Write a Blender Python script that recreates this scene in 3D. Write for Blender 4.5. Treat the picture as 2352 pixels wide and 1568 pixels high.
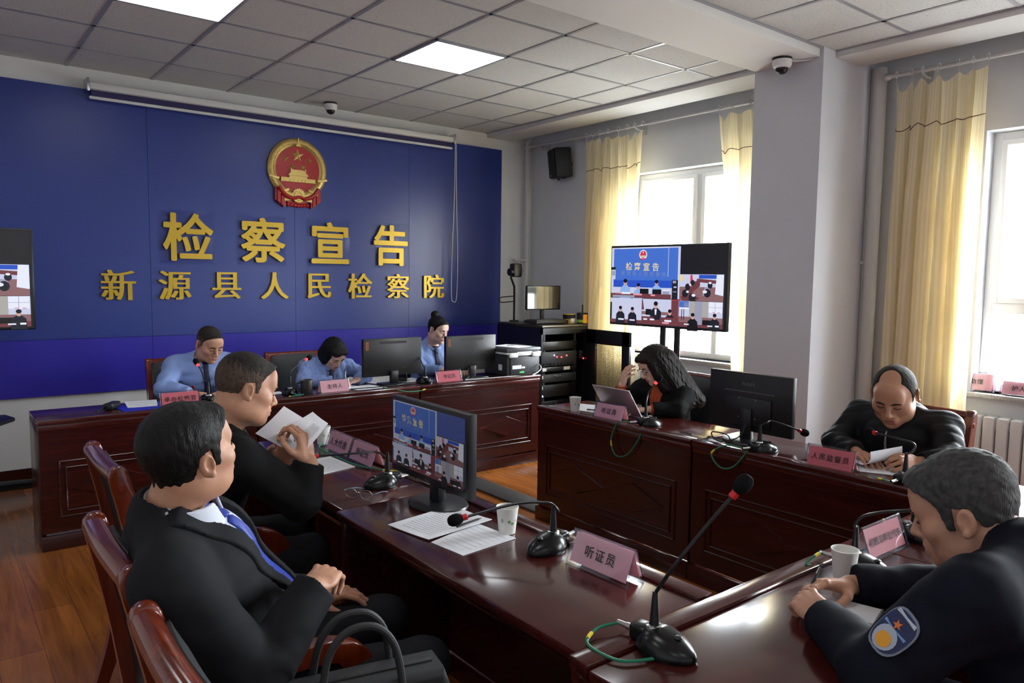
import bpy, bmesh, math, random
import numpy as np
from mathutils import Vector, Matrix, Euler

for _o in list(bpy.data.objects):
    bpy.data.objects.remove(_o, do_unlink=True)
SC = bpy.context.scene
COL = SC.collection
PI = math.pi
random.seed(7)

# ------------------------------------------------------------------ camera
_cd = bpy.data.cameras.new('camera')
_cd.sensor_fit = 'HORIZONTAL'
_cd.sensor_width = 36.0
_cd.lens = 26.085
_cd.clip_start = 0.05
_cd.clip_end = 200
CAM = bpy.data.objects.new('camera', _cd)
COL.objects.link(CAM)
_cr = Vector((0.78579627, -0.61834906, 0.01298683))
_cdn = Vector((-0.04255701, -0.07500551, -0.9962746))
_cf = Vector((0.61701955, 0.78231618, -0.08525414))
_M = Matrix((( _cr.x, -_cdn.x, -_cf.x, 0.0), (_cr.y, -_cdn.y, -_cf.y, 0.0), (_cr.z, -_cdn.z, -_cf.z, 1.6), (0, 0, 0, 1)))
CAM.matrix_world = _M
SC.camera = CAM

# ------------------------------------------------------------------ daylight
W = bpy.data.worlds.new('overcast_sky')
SC.world = W
W.use_nodes = True
_nt = W.node_tree
_nt.nodes.clear()
_out = _nt.nodes.new('ShaderNodeOutputWorld')
_bg = _nt.nodes.new('ShaderNodeBackground')
_bg.inputs['Strength'].default_value = 33.0
# bright overcast above the horizon, duller ground below it
_tc = _nt.nodes.new('ShaderNodeTexCoord'); _sx = _nt.nodes.new('ShaderNodeSeparateXYZ'); _rp = _nt.nodes.new('ShaderNodeValToRGB')
_mr = _nt.nodes.new('ShaderNodeMapRange'); _mr.inputs['From Min'].default_value = -0.12; _mr.inputs['From Max'].default_value = 0.12
_nt.links.new(_tc.outputs['Generated'], _sx.inputs[0]); _nt.links.new(_sx.outputs['Z'], _mr.inputs['Value']); _nt.links.new(_mr.outputs[0], _rp.inputs['Fac'])
_rp.color_ramp.elements[0].color = (0.20, 0.21, 0.20, 1); _rp.color_ramp.elements[1].color = (0.88, 0.95, 1.0, 1)
_nt.links.new(_rp.outputs['Color'], _bg.inputs['Color'])
_nt.links.new(_bg.outputs[0], _out.inputs[0])

def window_portal(y0, y1, z0, z1):
    l = bpy.data.lights.new('window_daylight', 'AREA')
    l.shape = 'RECTANGLE'
    l.size = z1 - z0
    l.size_y = y1 - y0
    l.cycles.is_portal = True
    o = bpy.data.objects.new('window_daylight', l)
    COL.objects.link(o)
    o.location = (5.86, (y0 + y1) / 2, (z0 + z1) / 2)
    o.rotation_euler = (0, PI / 2, 0)
WIN = [(3.66, 5.12, 0.88, 2.63), (0.52, 1.98, 0.88, 2.60), (-2.6, -1.14, 0.88, 2.60)]
for _w in WIN:
    window_portal(*_w)

SC.view_settings.view_transform = 'Standard'
SC.view_settings.look = 'None'
SC.view_settings.exposure = 0.75
SC.view_settings.gamma = 1.0
SC.view_settings.use_curve_mapping = False

# ------------------------------------------------------------------ helpers
class MB:
    """collects shapes into one mesh; every face carries a material slot number"""
    def __init__(self):
        self.v = []; self.f = []; self.m = []; self.slot = 0
    def add(self, verts, faces, M=None):
        b = len(self.v)
        if M is not None:
            verts = [M @ Vector(p) for p in verts]
        self.v.extend([tuple(p) for p in verts])
        for q in faces:
            self.f.append(tuple(b + i for i in q)); self.m.append(self.slot)
        return self
    def frombm(self, bm, M=None):
        bm.verts.index_update()
        self.add([v.co.copy() for v in bm.verts], [[v.index for v in f.verts] for f in bm.faces], M)
        bm.free()
        return self
    def box(self, c, s, bev=0.0, rot=None, seg=2):
        bm = bmesh.new()
        bmesh.ops.create_cube(bm, size=1.0)
        for v in bm.verts:
            v.co = Vector((v.co.x * s[0], v.co.y * s[1], v.co.z * s[2]))
        if bev > 0:
            bev = min(bev, min(s) * 0.49)
            bmesh.ops.bevel(bm, geom=list(bm.edges), offset=bev, segments=seg, profile=0.5, affect='EDGES', clamp_overlap=True)
        M = Matrix.Translation(Vector(c))
        if rot is not None:
            M = M @ (rot if isinstance(rot, Matrix) else Euler(rot).to_matrix().to_4x4())
        return self.frombm(bm, M)
    def bx(self, a, b, bev=0.0, seg=2):
        c = [(a[i] + b[i]) / 2 for i in range(3)]
        return self.box(c, [abs(b[i] - a[i]) for i in range(3)], bev, None, seg)
    def cyl(self, p0, p1, r0, r1=None, n=20, cap=True):
        r1 = r0 if r1 is None else r1
        p0 = Vector(p0); p1 = Vector(p1); d = (p1 - p0)
        z = d.normalized(); x = z.orthogonal().normalized(); y = z.cross(x)
        vs = []
        for p, r in ((p0, r0), (p1, r1)):
            for i in range(n):
                a = 2 * PI * i / n
                vs.append(p + x * (r * math.cos(a)) + y * (r * math.sin(a)))
        fs = [(i, (i + 1) % n, n + (i + 1) % n, n + i) for i in range(n)]
        if cap:
            fs.append(tuple(range(n - 1, -1, -1))); fs.append(tuple(range(n, 2 * n)))
        return self.add(vs, fs)
    def tube(self, pts, r, n=8, smooth=0, closed=False):
        pts = [Vector(p) for p in pts]
        rs = list(r) if isinstance(r, (list, tuple)) else [r] * len(pts)
        if smooth:
            pts, rs = catmull(pts, rs, smooth, closed)
        m = len(pts)
        vs = []; fs = []
        prev = None
        for i, p in enumerate(pts):
            if closed:
                t = (pts[(i + 1) % m] - pts[i - 1]).normalized()
            else:
                t = (pts[min(i + 1, m - 1)] - pts[max(i - 1, 0)]).normalized()
            if prev is None:
                x = t.orthogonal().normalized()
            else:
                x = (prev - t * prev.dot(t))
                x = x.normalized() if x.length > 1e-6 else t.orthogonal().normalized()
            prev = x
            y = t.cross(x)
            for k in range(n):
                a = 2 * PI * k / n
                vs.append(p + x * (rs[i] * math.cos(a)) + y * (rs[i] * math.sin(a)))
        mm = m if closed else m - 1
        for i in range(mm):
            j = (i + 1) % m
            for k in range(n):
                k2 = (k + 1) % n
                fs.append((i * n + k, i * n + k2, j * n + k2, j * n + k))
        if not closed:
            fs.append(tuple(range(n - 1, -1, -1)))
            fs.append(tuple(range((m - 1) * n, m * n)))
        return self.add(vs, fs)
    def lathe(self, prof, n=28, M=None, cap=False):
        vs = []; fs = []
        for r, z in prof:
            for i in range(n):
                a = 2 * PI * i / n
                vs.append(Vector((r * math.cos(a), r * math.sin(a), z)))
        for j in range(len(prof) - 1):
            for i in range(n):
                i2 = (i + 1) % n
                fs.append((j * n + i, j * n + i2, (j + 1) * n + i2, (j + 1) * n + i))
        if cap:
            fs.append(tuple(range(n - 1, -1, -1)))
            fs.append(tuple(range((len(prof) - 1) * n, len(prof) * n)))
        return self.add(vs, fs, M)
    def prism(self, poly, z0, z1, M=None, inset=0.0):
        """polygon in xy, extruded z0..z1; inset shrinks the far end to a bevelled plate"""
        n = len(poly)
        cx = sum(p[0] for p in poly) / n; cy = sum(p[1] for p in poly) / n
        vs = [Vector((p[0], p[1], z0)) for p in poly]
        for p in poly:
            d = Vector((p[0] - cx, p[1] - cy)); L = max(d.length, 1e-9)
            d *= max(0.0, (L - inset) / L)
            vs.append(Vector((cx + d.x, cy + d.y, z1)))
        fs = [(i, (i + 1) % n, n + (i + 1) % n, n + i) for i in range(n)]
        fs.append(tuple(range(n - 1, -1, -1))); fs.append(tuple(range(n, 2 * n)))
        return self.add(vs, fs, M)
    def sphere(self, c, r, n=16, m=10, M=None):
        r = r if isinstance(r, (tuple, list)) else (r, r, r)
        bm = bmesh.new()
        bmesh.ops.create_uvsphere(bm, u_segments=n, v_segments=m, radius=1.0)
        for v in bm.verts:
            v.co = Vector((c[0] + v.co.x * r[0], c[1] + v.co.y * r[1], c[2] + v.co.z * r[2]))
        return self.frombm(bm, M)
    def quad(self, a, b, c, d):
        return self.add([a, b, c, d], [(0, 1, 2, 3)])
    def grid(self, fn, nu, nv, thick=0.0):
        vs = []
        for i in range(nu + 1):
            for j in range(nv + 1):
                vs.append(Vector(fn(i / nu, j / nv)))
        fs = []
        for i in range(nu):
            for j in range(nv):
                a = i * (nv + 1) + j
                fs.append((a, a + nv + 1, a + nv + 2, a + 1))
        if thick:
            k = len(vs)
            vs2 = []
            for i in range(nu + 1):
                for j in range(nv + 1):
                    a = vs[i * (nv + 1) + j]
                    du = vs[min(i + 1, nu) * (nv + 1) + j] - vs[max(i - 1, 0) * (nv + 1) + j]
                    dv = vs[i * (nv + 1) + min(j + 1, nv)] - vs[i * (nv + 1) + max(j - 1, 0)]
                    nn = du.cross(dv)
                    nn = nn.normalized() if nn.length > 1e-12 else Vector((0, 0, 1))
                    vs2.append(a - nn * thick)
            fs2 = [tuple(k + q for q in reversed(f)) for f in fs]
            rim = [(i, 0) for i in range(nu + 1)] + [(nu, j) for j in range(1, nv + 1)] + [(i, nv) for i in range(nu - 1, -1, -1)] + [(0, j) for j in range(nv - 1, 0, -1)]
            idx = [i * (nv + 1) + j for i, j in rim]
            L = len(idx)
            fs3 = [(idx[(q + 1) % L], idx[q], k + idx[q], k + idx[(q + 1) % L]) for q in range(L)]
            return self.add(vs + vs2, fs + fs2 + fs3)
        return self.add(vs, fs)
    def text(self, s, size, depth, M, bold=0.0, align='CENTER', stretch=1.0, vbold=0.0, flat=False, fat=0.0):
        cu = bpy.data.curves.new('lettering', 'FONT')
        cu.body = s; cu.size = size; cu.align_x = align; cu.align_y = 'CENTER'
        cu.extrude = depth; cu.offset = bold
        cu.resolution_u = 4
        if flat:
            cu.fill_mode = 'FRONT'
        o = bpy.data.objects.new('lettering', cu)
        COL.objects.link(o)
        dg = bpy.context.evaluated_depsgraph_get()
        me = bpy.data.meshes.new_from_object(o.evaluated_get(dg))
        vs = [v.co.copy() for v in me.vertices]
        fs = [tuple(p.vertices) for p in me.polygons]
        if vs:
            xs = [v.x for v in vs]; ys = [v.y for v in vs]
            cx = (min(xs) + max(xs)) / 2; cy = (min(ys) + max(ys)) / 2
            for v in vs:
                if align == 'CENTER':
                    v.x = (v.x - cx) * stretch
                v.y -= cy
            self.add(vs, fs, M)
            if fat:
                for i in range(8):
                    a = PI * i / 4
                    self.add([v + Vector((fat * math.cos(a), fat * math.sin(a), 0.00012 * (i + 1))) for v in vs], fs, M)
            if vbold:
                for sgn in (-1, 1):
                    self.add([v + Vector((sgn * vbold, 0, 0.0004 * sgn)) for v in vs], fs, M)
        bpy.data.objects.remove(o, do_unlink=True)
        bpy.data.curves.remove(cu)
        bpy.data.meshes.remove(me)
        return self

def catmull(pts, rs, sub, closed=False):
    n = len(pts); op = []; orr = []
    rng = n if closed else n - 1
    for i in range(rng):
        if closed:
            p0, p1, p2, p3 = pts[i - 1], pts[i], pts[(i + 1) % n], pts[(i + 2) % n]
            r1, r2 = rs[i], rs[(i + 1) % n]
        else:
            p0 = pts[max(i - 1, 0)]; p1 = pts[i]; p2 = pts[i + 1]; p3 = pts[min(i + 2, n - 1)]
            r1, r2 = rs[i], rs[i + 1]
        for k in range(sub):
            t = k / sub
            op.append(0.5 * ((2 * p1) + (p2 - p0) * t + (2 * p0 - 5 * p1 + 4 * p2 - p3) * t * t + (3 * p1 - p0 - 3 * p2 + p3) * t ** 3))
            orr.append(r1 + (r2 - r1) * t)
    if not closed:
        op.append(pts[-1]); orr.append(rs[-1])
    return op, orr

def setprops(o, label=None, cat=None, group=None, kind=None):
    if label: o['label'] = label
    if cat: o['category'] = cat
    if group: o['group'] = group
    if kind: o['kind'] = kind
    return o

def obj(name, mb, mats, parent=None, label=None, cat=None, group=None, kind=None, loc=None, rot=None, angle=35, fix=True):
    me = bpy.data.meshes.new(name)
    me.from_pydata(mb.v, [], mb.f)
    mats = mats if isinstance(mats, (list, tuple)) else [mats]
    for m in mats:
        me.materials.append(m)
    if len(mats) > 1:
        me.polygons.foreach_set('material_index', mb.m)
    if fix:
        bm = bmesh.new(); bm.from_mesh(me)
        bmesh.ops.recalc_face_normals(bm, faces=bm.faces)
        bm.to_mesh(me); bm.free()
    me.polygons.foreach_set('use_smooth', [True] * len(me.polygons))
    me.set_sharp_from_angle(angle=math.radians(angle))
    me.update()
    o = bpy.data.objects.new(name, me)
    COL.objects.link(o)
    if parent is not None:
        o.parent = parent
    if loc is not None: o.location = loc
    if rot is not None: o.rotation_euler = rot
    return setprops(o, label, cat, group, kind)

def thing(name, label, cat, loc=(0, 0, 0), rot=(0, 0, 0), group=None):
    o = bpy.data.objects.new(name, None)
    o.empty_display_size = 0.1
    COL.objects.link(o)
    o.location = loc
    if isinstance(rot, (int, float)):
        rot = (0, 0, rot)
    o.rotation_euler = rot
    return setprops(o, label, cat, group)

def dup(root, loc=None, rot=None, label=None):
    r = root.copy(); COL.objects.link(r)
    if loc is not None: r.location = loc
    if rot is not None: r.rotation_euler = (0, 0, rot) if isinstance(rot, (int, float)) else rot
    if label: r['label'] = label
    for ch in list(root.children):
        c = ch.copy(); COL.objects.link(c); c.parent = r
        for g in list(ch.children):
            d = g.copy(); COL.objects.link(d); d.parent = c
    return r

def T(x=0, y=0, z=0, rx=0, ry=0, rz=0):
    return Matrix.Translation((x, y, z)) @ Euler((rx, ry, rz)).to_matrix().to_4x4()

# ------------------------------------------------------------------ materials
def srgb(r, g, b):
    def c(u):
        u /= 255.0
        return u / 12.92 if u <= 0.04045 else ((u + 0.055) / 1.055) ** 2.4
    return (c(r), c(g), c(b), 1.0)

def mat(name, col, rough=0.5, metal=0.0, spec=0.5, coat=0.0, emit=None, estr=0.0, noise=0.0, nscale=20.0, bump=0.0, bscale=200.0, trans=0.0, alpha=None):
    m = bpy.data.materials.new(name); m.use_nodes = True
    nt = m.node_tree; b = nt.nodes['Principled BSDF']
    col = tuple(col) if len(col) == 4 else tuple(col) + (1.0,)
    b.inputs['Base Color'].default_value = col
    b.inputs['Roughness'].default_value = rough
    b.inputs['Metallic'].default_value = metal
    b.inputs['Specular IOR Level'].default_value = spec
    if coat:
        b.inputs['Coat Weight'].default_value = coat
        b.inputs['Coat Roughness'].default_value = 0.08
    if emit is not None:
        b.inputs['Emission Color'].default_value = tuple(emit) if len(emit) == 4 else tuple(emit) + (1,)
        b.inputs['Emission Strength'].default_value = estr
    if trans:
        b.inputs['Transmission Weight'].default_value = trans
    tc = None
    if noise or bump:
        tc = nt.nodes.new('ShaderNodeTexCoord')
    if noise:
        n = nt.nodes.new('ShaderNodeTexNoise'); n.inputs['Scale'].default_value = nscale; n.inputs['Detail'].default_value = 5
        nt.links.new(tc.outputs['Object'], n.inputs['Vector'])
        r = nt.nodes.new('ShaderNodeMapRange')
        r.inputs['From Min'].default_value = 0.3; r.inputs['From Max'].default_value = 0.7
        r.inputs['To Min'].default_value = 1 - noise; r.inputs['To Max'].default_value = 1 + noise
        nt.links.new(n.outputs['Fac'], r.inputs['Value'])
        mx = nt.nodes.new('ShaderNodeMix'); mx.data_type = 'RGBA'; mx.blend_type = 'MULTIPLY'; mx.inputs['Factor'].default_value = 1.0
        mx.inputs[6].default_value = col
        nt.links.new(r.outputs[0], mx.inputs[7])
        nt.links.new(mx.outputs[2], b.inputs['Base Color'])
    if bump:
        n2 = nt.nodes.new('ShaderNodeTexNoise'); n2.inputs['Scale'].default_value = bscale; n2.inputs['Detail'].default_value = 3
        nt.links.new(tc.outputs['Object'], n2.inputs['Vector'])
        bp = nt.nodes.new('ShaderNodeBump'); bp.inputs['Strength'].default_value = bump; bp.inputs['Distance'].default_value = 0.004
        nt.links.new(n2.outputs['Fac'], bp.inputs['Height'])
        nt.links.new(bp.outputs[0], b.inputs['Normal'])
    return m

def wood(name, dark, light, axis='x', rough=0.22, coat=0.25, scale=1.0):
    m = bpy.data.materials.new(name); m.use_nodes = True
    nt = m.node_tree; b = nt.nodes['Principled BSDF']
    tc = nt.nodes.new('ShaderNodeTexCoord'); mp = nt.nodes.new('ShaderNodeMapping')
    s = {'x': (1.2, 16, 16), 'y': (16, 1.2, 16), 'z': (16, 16, 1.2)}[axis]
    mp.inputs['Scale'].default_value = tuple(k * scale for k in s)
    n = nt.nodes.new('ShaderNodeTexNoise'); n.inputs['Scale'].default_value = 2.2; n.inputs['Detail'].default_value = 8; n.inputs['Roughness'].default_value = 0.62; n.inputs['Distortion'].default_value = 0.6
    rp = nt.nodes.new('ShaderNodeValToRGB')
    rp.color_ramp.elements[0].position = 0.32; rp.color_ramp.elements[0].color = dark
    rp.color_ramp.elements[1].position = 0.70; rp.color_ramp.elements[1].color = light
    nt.links.new(tc.outputs['Object'], mp.inputs['Vector']); nt.links.new(mp.outputs[0], n.inputs['Vector'])
    nt.links.new(n.outputs['Fac'], rp.inputs['Fac']); nt.links.new(rp.outputs['Color'], b.inputs['Base Color'])
    b.inputs['Roughness'].default_value = rough
    b.inputs['Coat Weight'].default_value = coat
    b.inputs['Coat Roughness'].default_value = 0.12
    return m

def floor_mat():
    m = bpy.data.materials.new('laminate_floor'); m.use_nodes = True
    nt = m.node_tree; b = nt.nodes['Principled BSDF']
    tc = nt.nodes.new('ShaderNodeTexCoord')
    mp = nt.nodes.new('ShaderNodeMapping'); mp.inputs['Rotation'].default_value = (0, 0, PI / 2)
    br = nt.nodes.new('ShaderNodeTexBrick')
    br.inputs['Scale'].default_value = 1.0
    br.inputs['Brick Width'].default_value = 1.2; br.inputs['Row Height'].default_value = 0.165
    br.inputs['Mortar Size'].default_value = 0.0012; br.inputs['Mortar Smooth'].default_value = 0.1
    br.offset = 0.37
    br.inputs['Color1'].default_value = (0.75, 0.75, 0.75, 1); br.inputs['Color2'].default_value = (1.15, 1.15, 1.15, 1)
    br.inputs['Mortar'].default_value = (0.35, 0.35, 0.35, 1)
    nt.links.new(tc.outputs['Object'], mp.inputs['Vector']); nt.links.new(mp.outputs[0], br.inputs['Vector'])
    mp2 = nt.nodes.new('ShaderNodeMapping'); mp2.inputs['Scale'].default_value = (11, 0.9, 1)
    nt.links.new(tc.outputs['Object'], mp2.inputs['Vector'])
    n = nt.nodes.new('ShaderNodeTexNoise'); n.inputs['Scale'].default_value = 1.6; n.inputs['Detail'].default_value = 8
    n.inputs['Roughness'].default_value = 0.6; n.inputs['Distortion'].default_value = 1.1
    nt.links.new(mp2.outputs[0], n.inputs['Vector'])
    rp = nt.nodes.new('ShaderNodeValToRGB')
    rp.color_ramp.elements[0].position = 0.28; rp.color_ramp.elements[0].color = srgb(118, 64, 22)
    rp.color_ramp.elements[1].position = 0.74; rp.color_ramp.elements[1].color = srgb(168, 100, 42)
    nt.links.new(n.outputs['Fac'], rp.inputs['Fac'])
    mx = nt.nodes.new('ShaderNodeMix'); mx.data_type = 'RGBA'; mx.blend_type = 'MULTIPLY'; mx.inputs['Factor'].default_value = 1.0
    nt.links.new(rp.outputs['Color'], mx.inputs[6]); nt.links.new(br.outputs['Color'], mx.inputs[7])
    nt.links.new(mx.outputs[2], b.inputs['Base Color'])
    b.inputs['Roughness'].default_value = 0.24
    b.inputs['Coat Weight'].default_value = 0.15
    return m

def tile_mat():
    m = bpy.data.materials.new('ceiling_tile'); m.use_nodes = True
    nt = m.node_tree; b = nt.nodes['Principled BSDF']
    tc = nt.nodes.new('ShaderNodeTexCoord')
    v = nt.nodes.new('ShaderNodeTexNoise'); v.inputs['Scale'].default_value = 110; v.inputs['Detail'].default_value = 1
    nt.links.new(tc.outputs['Object'], v.inputs['Vector'])
    rp = nt.nodes.new('ShaderNodeValToRGB')
    rp.color_ramp.elements[0].position = 0.30; rp.color_ramp.elements[0].color = (0.42, 0.42, 0.42, 1)
    rp.color_ramp.elements[1].position = 0.36; rp.color_ramp.elements[1].color = (0.62, 0.62, 0.615, 1)
    nt.links.new(v.outputs['Fac'], rp.inputs['Fac']); nt.links.new(rp.outputs['Color'], b.inputs['Base Color'])
    b.inputs['Roughness'].default_value = 0.9
    b.inputs['Specular IOR Level'].default_value = 0.1
    return m

def curtain_mat():
    m = bpy.data.materials.new('curtain_cloth'); m.use_nodes = True
    nt = m.node_tree
    for n in list(nt.nodes): nt.nodes.remove(n)
    out = nt.nodes.new('ShaderNodeOutputMaterial')
    d = nt.nodes.new('ShaderNodeBsdfDiffuse'); t = nt.nodes.new('ShaderNodeBsdfTranslucent')
    mix = nt.nodes.new('ShaderNodeMixShader'); mix.inputs[0].default_value = 0.42
    at = nt.nodes.new('ShaderNodeAttribute'); at.attribute_name = 'along'
    w = nt.nodes.new('ShaderNodeMath'); w.operation = 'MULTIPLY'; w.inputs[1].default_value = 2 * PI / 0.024
    s = nt.nodes.new('ShaderNodeMath'); s.operation = 'SINE'
    nt.links.new(at.outputs['Fac'], w.inputs[0]); nt.links.new(w.outputs[0], s.inputs[0])
    rp = nt.nodes.new('ShaderNodeValToRGB')
    mr = nt.nodes.new('ShaderNodeMapRange'); mr.inputs['From Min'].default_value = -1; mr.inputs['From Max'].default_value = 1
    nt.links.new(s.outputs[0], mr.inputs['Value'])
    rp.color_ramp.elements[0].position = 0.35; rp.color_ramp.elements[0].color = srgb(226, 216, 190)
    rp.color_ramp.elements[1].position = 0.6; rp.color_ramp.elements[1].color = srgb(242, 235, 216)
    nt.links.new(mr.outputs[0], rp.inputs['Fac'])
    nt.links.new(rp.outputs['Color'], d.inputs['Color'])
    t.inputs['Color'].default_value = srgb(252, 234, 186)
    nt.links.new(d.outputs[0], mix.inputs[1]); nt.links.new(t.outputs[0], mix.inputs[2])
    nt.links.new(mix.outputs[0], out.inputs['Surface'])
    return m

def clear_mat(name, tint=(1, 1, 1, 1), gloss=0.12, rough=0.03, refl=0.35):
    """thin clear sheet: lets light through, keeps a surface reflection"""
    m = bpy.data.materials.new(name); m.use_nodes = True
    nt = m.node_tree
    for n in list(nt.nodes): nt.nodes.remove(n)
    out = nt.nodes.new('ShaderNodeOutputMaterial')
    t = nt.nodes.new('ShaderNodeBsdfTransparent'); t.inputs['Color'].default_value = tint
    g = nt.nodes.new('ShaderNodeBsdfGlossy'); g.inputs['Roughness'].default_value = rough
    fr = nt.nodes.new('ShaderNodeFresnel'); fr.inputs['IOR'].default_value = 1.45
    ad = nt.nodes.new('ShaderNodeMath'); ad.operation = 'MULTIPLY_ADD'; ad.inputs[1].default_value = refl; ad.inputs[2].default_value = gloss * 0.03
    mix = nt.nodes.new('ShaderNodeMixShader')
    nt.links.new(fr.outputs[0], ad.inputs[0]); nt.links.new(ad.outputs[0], mix.inputs[0])
    nt.links.new(t.outputs[0], mix.inputs[1]); nt.links.new(g.outputs[0], mix.inputs[2])
    nt.links.new(mix.outputs[0], out.inputs['Surface'])
    return m

def emis(name, col, s=1.0, gloss=True):
    m = bpy.data.materials.new(name); m.use_nodes = True
    b = m.node_tree.nodes['Principled BSDF']
    b.inputs['Base Color'].default_value = (0.02, 0.02, 0.02, 1)
    b.inputs['Roughness'].default_value = 0.3
    b.inputs['Emission Color'].default_value = col
    b.inputs['Emission Strength'].default_value = s
    return m

M_wall = mat('wall_paint', (0.68, 0.70, 0.75), 0.75, spec=0.2, noise=0.02, nscale=3)
M_white = mat('white_plaster', (0.74, 0.74, 0.73), 0.8, spec=0.2)
M_tile = tile_mat()
M_tbar = mat('ceiling_bar', (0.36, 0.37, 0.40), 0.35, metal=0.3)
M_floor = floor_mat()
M_base = mat('baseboard_tile', srgb(52, 16, 10), 0.2, coat=0.2)
M_blue = mat('blue_board', srgb(38, 56, 132), 0.33, spec=0.5, noise=0.05, nscale=1.5)
M_violet = mat('violet_board', srgb(50, 42, 160), 0.34, spec=0.4)
M_seam = mat('board_seam', srgb(70, 76, 140), 0.5)
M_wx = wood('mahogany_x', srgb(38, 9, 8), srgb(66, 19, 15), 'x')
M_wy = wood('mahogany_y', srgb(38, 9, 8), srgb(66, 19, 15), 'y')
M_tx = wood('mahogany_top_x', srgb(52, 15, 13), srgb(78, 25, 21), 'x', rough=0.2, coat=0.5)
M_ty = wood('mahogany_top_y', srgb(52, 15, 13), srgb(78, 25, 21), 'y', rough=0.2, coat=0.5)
M_chair = wood('chair_wood', srgb(84, 27, 10), srgb(122, 46, 20), 'z', rough=0.2, coat=0.5)
M_leather = mat('black_leather', (0.012, 0.014, 0.017), 0.42, bump=0.15, bscale=260)
M_black = mat('black_plastic', (0.010, 0.010, 0.011), 0.35)
M_blackm = mat('matt_black', (0.012, 0.012, 0.013), 0.6)
M_dgrey = mat('dark_grey_plastic', (0.026, 0.028, 0.032), 0.5)
M_metal = mat('black_metal', (0.010, 0.011, 0.014), 0.32, metal=0.2)
M_steel = mat('steel', (0.62, 0.62, 0.62), 0.25, metal=1.0)
M_silver = mat('silver_plastic', (0.45, 0.45, 0.46), 0.3, metal=0.6)
M_gold = mat('gold_letters', srgb(192, 158, 44), 0.34, metal=0.4)
M_goldo = mat('orange_gold', srgb(220, 140, 50), 0.35, metal=0.3)
M_emgold = mat('emblem_gold', srgb(206, 176, 104), 0.35, metal=0.55)
M_emred = mat('emblem_red', srgb(168, 18, 20), 0.3, coat=0.2)
M_pvc = mat('white_pvc', (0.80, 0.81, 0.82), 0.35)
M_pipe = mat('painted_pipe', (0.58, 0.57, 0.55), 0.4)
M_rad = mat('radiator_paint', (0.72, 0.72, 0.72), 0.35)
M_rod = mat('curtain_rod_white', (0.60, 0.59, 0.58), 0.4)
M_curt = curtain_mat()
M_thread = mat('brown_thread', srgb(110, 82, 70), 0.8)
M_glass = clear_mat('window_glass')
M_acryl = clear_mat('clear_acrylic', (0.93, 0.94, 0.96, 1), gloss=0.5)
M_ink = mat('black_ink', (0.015, 0.012, 0.012), 0.6)
M_paper = mat('white_paper', (0.80, 0.81, 0.84), 0.7, spec=0.2)
def cloth_through(name, col, through, f):
    m = bpy.data.materials.new(name); m.use_nodes = True
    nt = m.node_tree
    for n in list(nt.nodes): nt.nodes.remove(n)
    out = nt.nodes.new('ShaderNodeOutputMaterial'); d = nt.nodes.new('ShaderNodeBsdfDiffuse'); t = nt.nodes.new('ShaderNodeBsdfTranslucent'); mix = nt.nodes.new('ShaderNodeMixShader')
    d.inputs['Color'].default_value = col; t.inputs['Color'].default_value = through; mix.inputs[0].default_value = f
    nt.links.new(d.outputs[0], mix.inputs[1]); nt.links.new(t.outputs[0], mix.inputs[2]); nt.links.new(mix.outputs[0], out.inputs['Surface'])
    return m
M_sheet = cloth_through('thin_white_sheet', (0.86, 0.87, 0.90, 1), (0.92, 0.93, 0.96, 1), 0.42)
M_pink = mat('pink_card', srgb(255, 186, 194), 0.4)
M_red = mat('red_card', srgb(242, 118, 128), 0.4)
M_print = mat('grey_print', (0.42, 0.42, 0.45), 0.8, spec=0.1)
M_cup = mat('paper_cup', (0.78, 0.77, 0.72), 0.55)
M_leaf = mat('leaf_green', srgb(96, 160, 90), 0.6)
M_green = mat('green_cable', srgb(24, 120, 88), 0.45)
M_yellow = mat('yellow_tag', srgb(230, 214, 40), 0.5)
M_foam = mat('mic_foam', (0.008, 0.008, 0.009), 0.95, bump=0.5, bscale=500, spec=0.1)
M_micring = mat('red_ring', srgb(200, 20, 24), 0.4)
M_micon = mat('red_ring_lit', srgb(200, 20, 24), 0.4, emit=(1.0, 0.03, 0.03), estr=2.2)
M_lamp = emis('lamp_diffuser', (0.93, 0.97, 1.0, 1), 5.0)
M_ledb = emis('blue_led', (0.15, 0.15, 1.0, 1), 6.0)
M_ledr = emis('red_led', (1.0, 0.05, 0.05, 1), 4.0)
M_sill = mat('granite_sill', (0.42, 0.42, 0.42), 0.3, noise=0.4, nscale=120)
M_trunk = mat('rubber_trunking', (0.03, 0.026, 0.026), 0.5)
# ------------------------------------------------------------------ room shell
YW, XW, XL, YF, ZC = 6.65, 5.5, -2.6, -3.2, 3.161
def S(name, mb, m, **k):
    return obj(name, mb, m, kind='structure', **k)

S('floor', MB().bx((XL - .2, YF - .2, -.1), (XW + .3, YW + .2, 0)), M_floor)
S('wall_back', MB().bx((XL - .2, YW, 0), (XW + .3, YW + .2, 3.6)), M_white)
S('wall_left', MB().bx((XL - .2, YF, 0), (XL, YW, 3.6)), M_wall)
S('wall_front', MB().bx((XL - .2, YF - .2, 0), (XW + .3, YF, 3.6)), M_wall)
w = MB()
ys = [YF] + [q for a in sorted(WIN) for q in (a[0], a[1])] + [YW]
for i in range(0, len(ys), 2):
    w.bx((XW, ys[i], 0), (XW + .3, ys[i + 1], 3.6))
for (a, b, z0, z1) in WIN:
    w.bx((XW, a, 0), (XW + .3, b, z0)); w.bx((XW, a, z1), (XW + .3, b, 3.6))
S('wall_right', w, M_wall)
S('wall_pillar', MB().bx((4.763, 2.725, 0), (XW, 3.248, 3.30)), M_wall)
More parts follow.
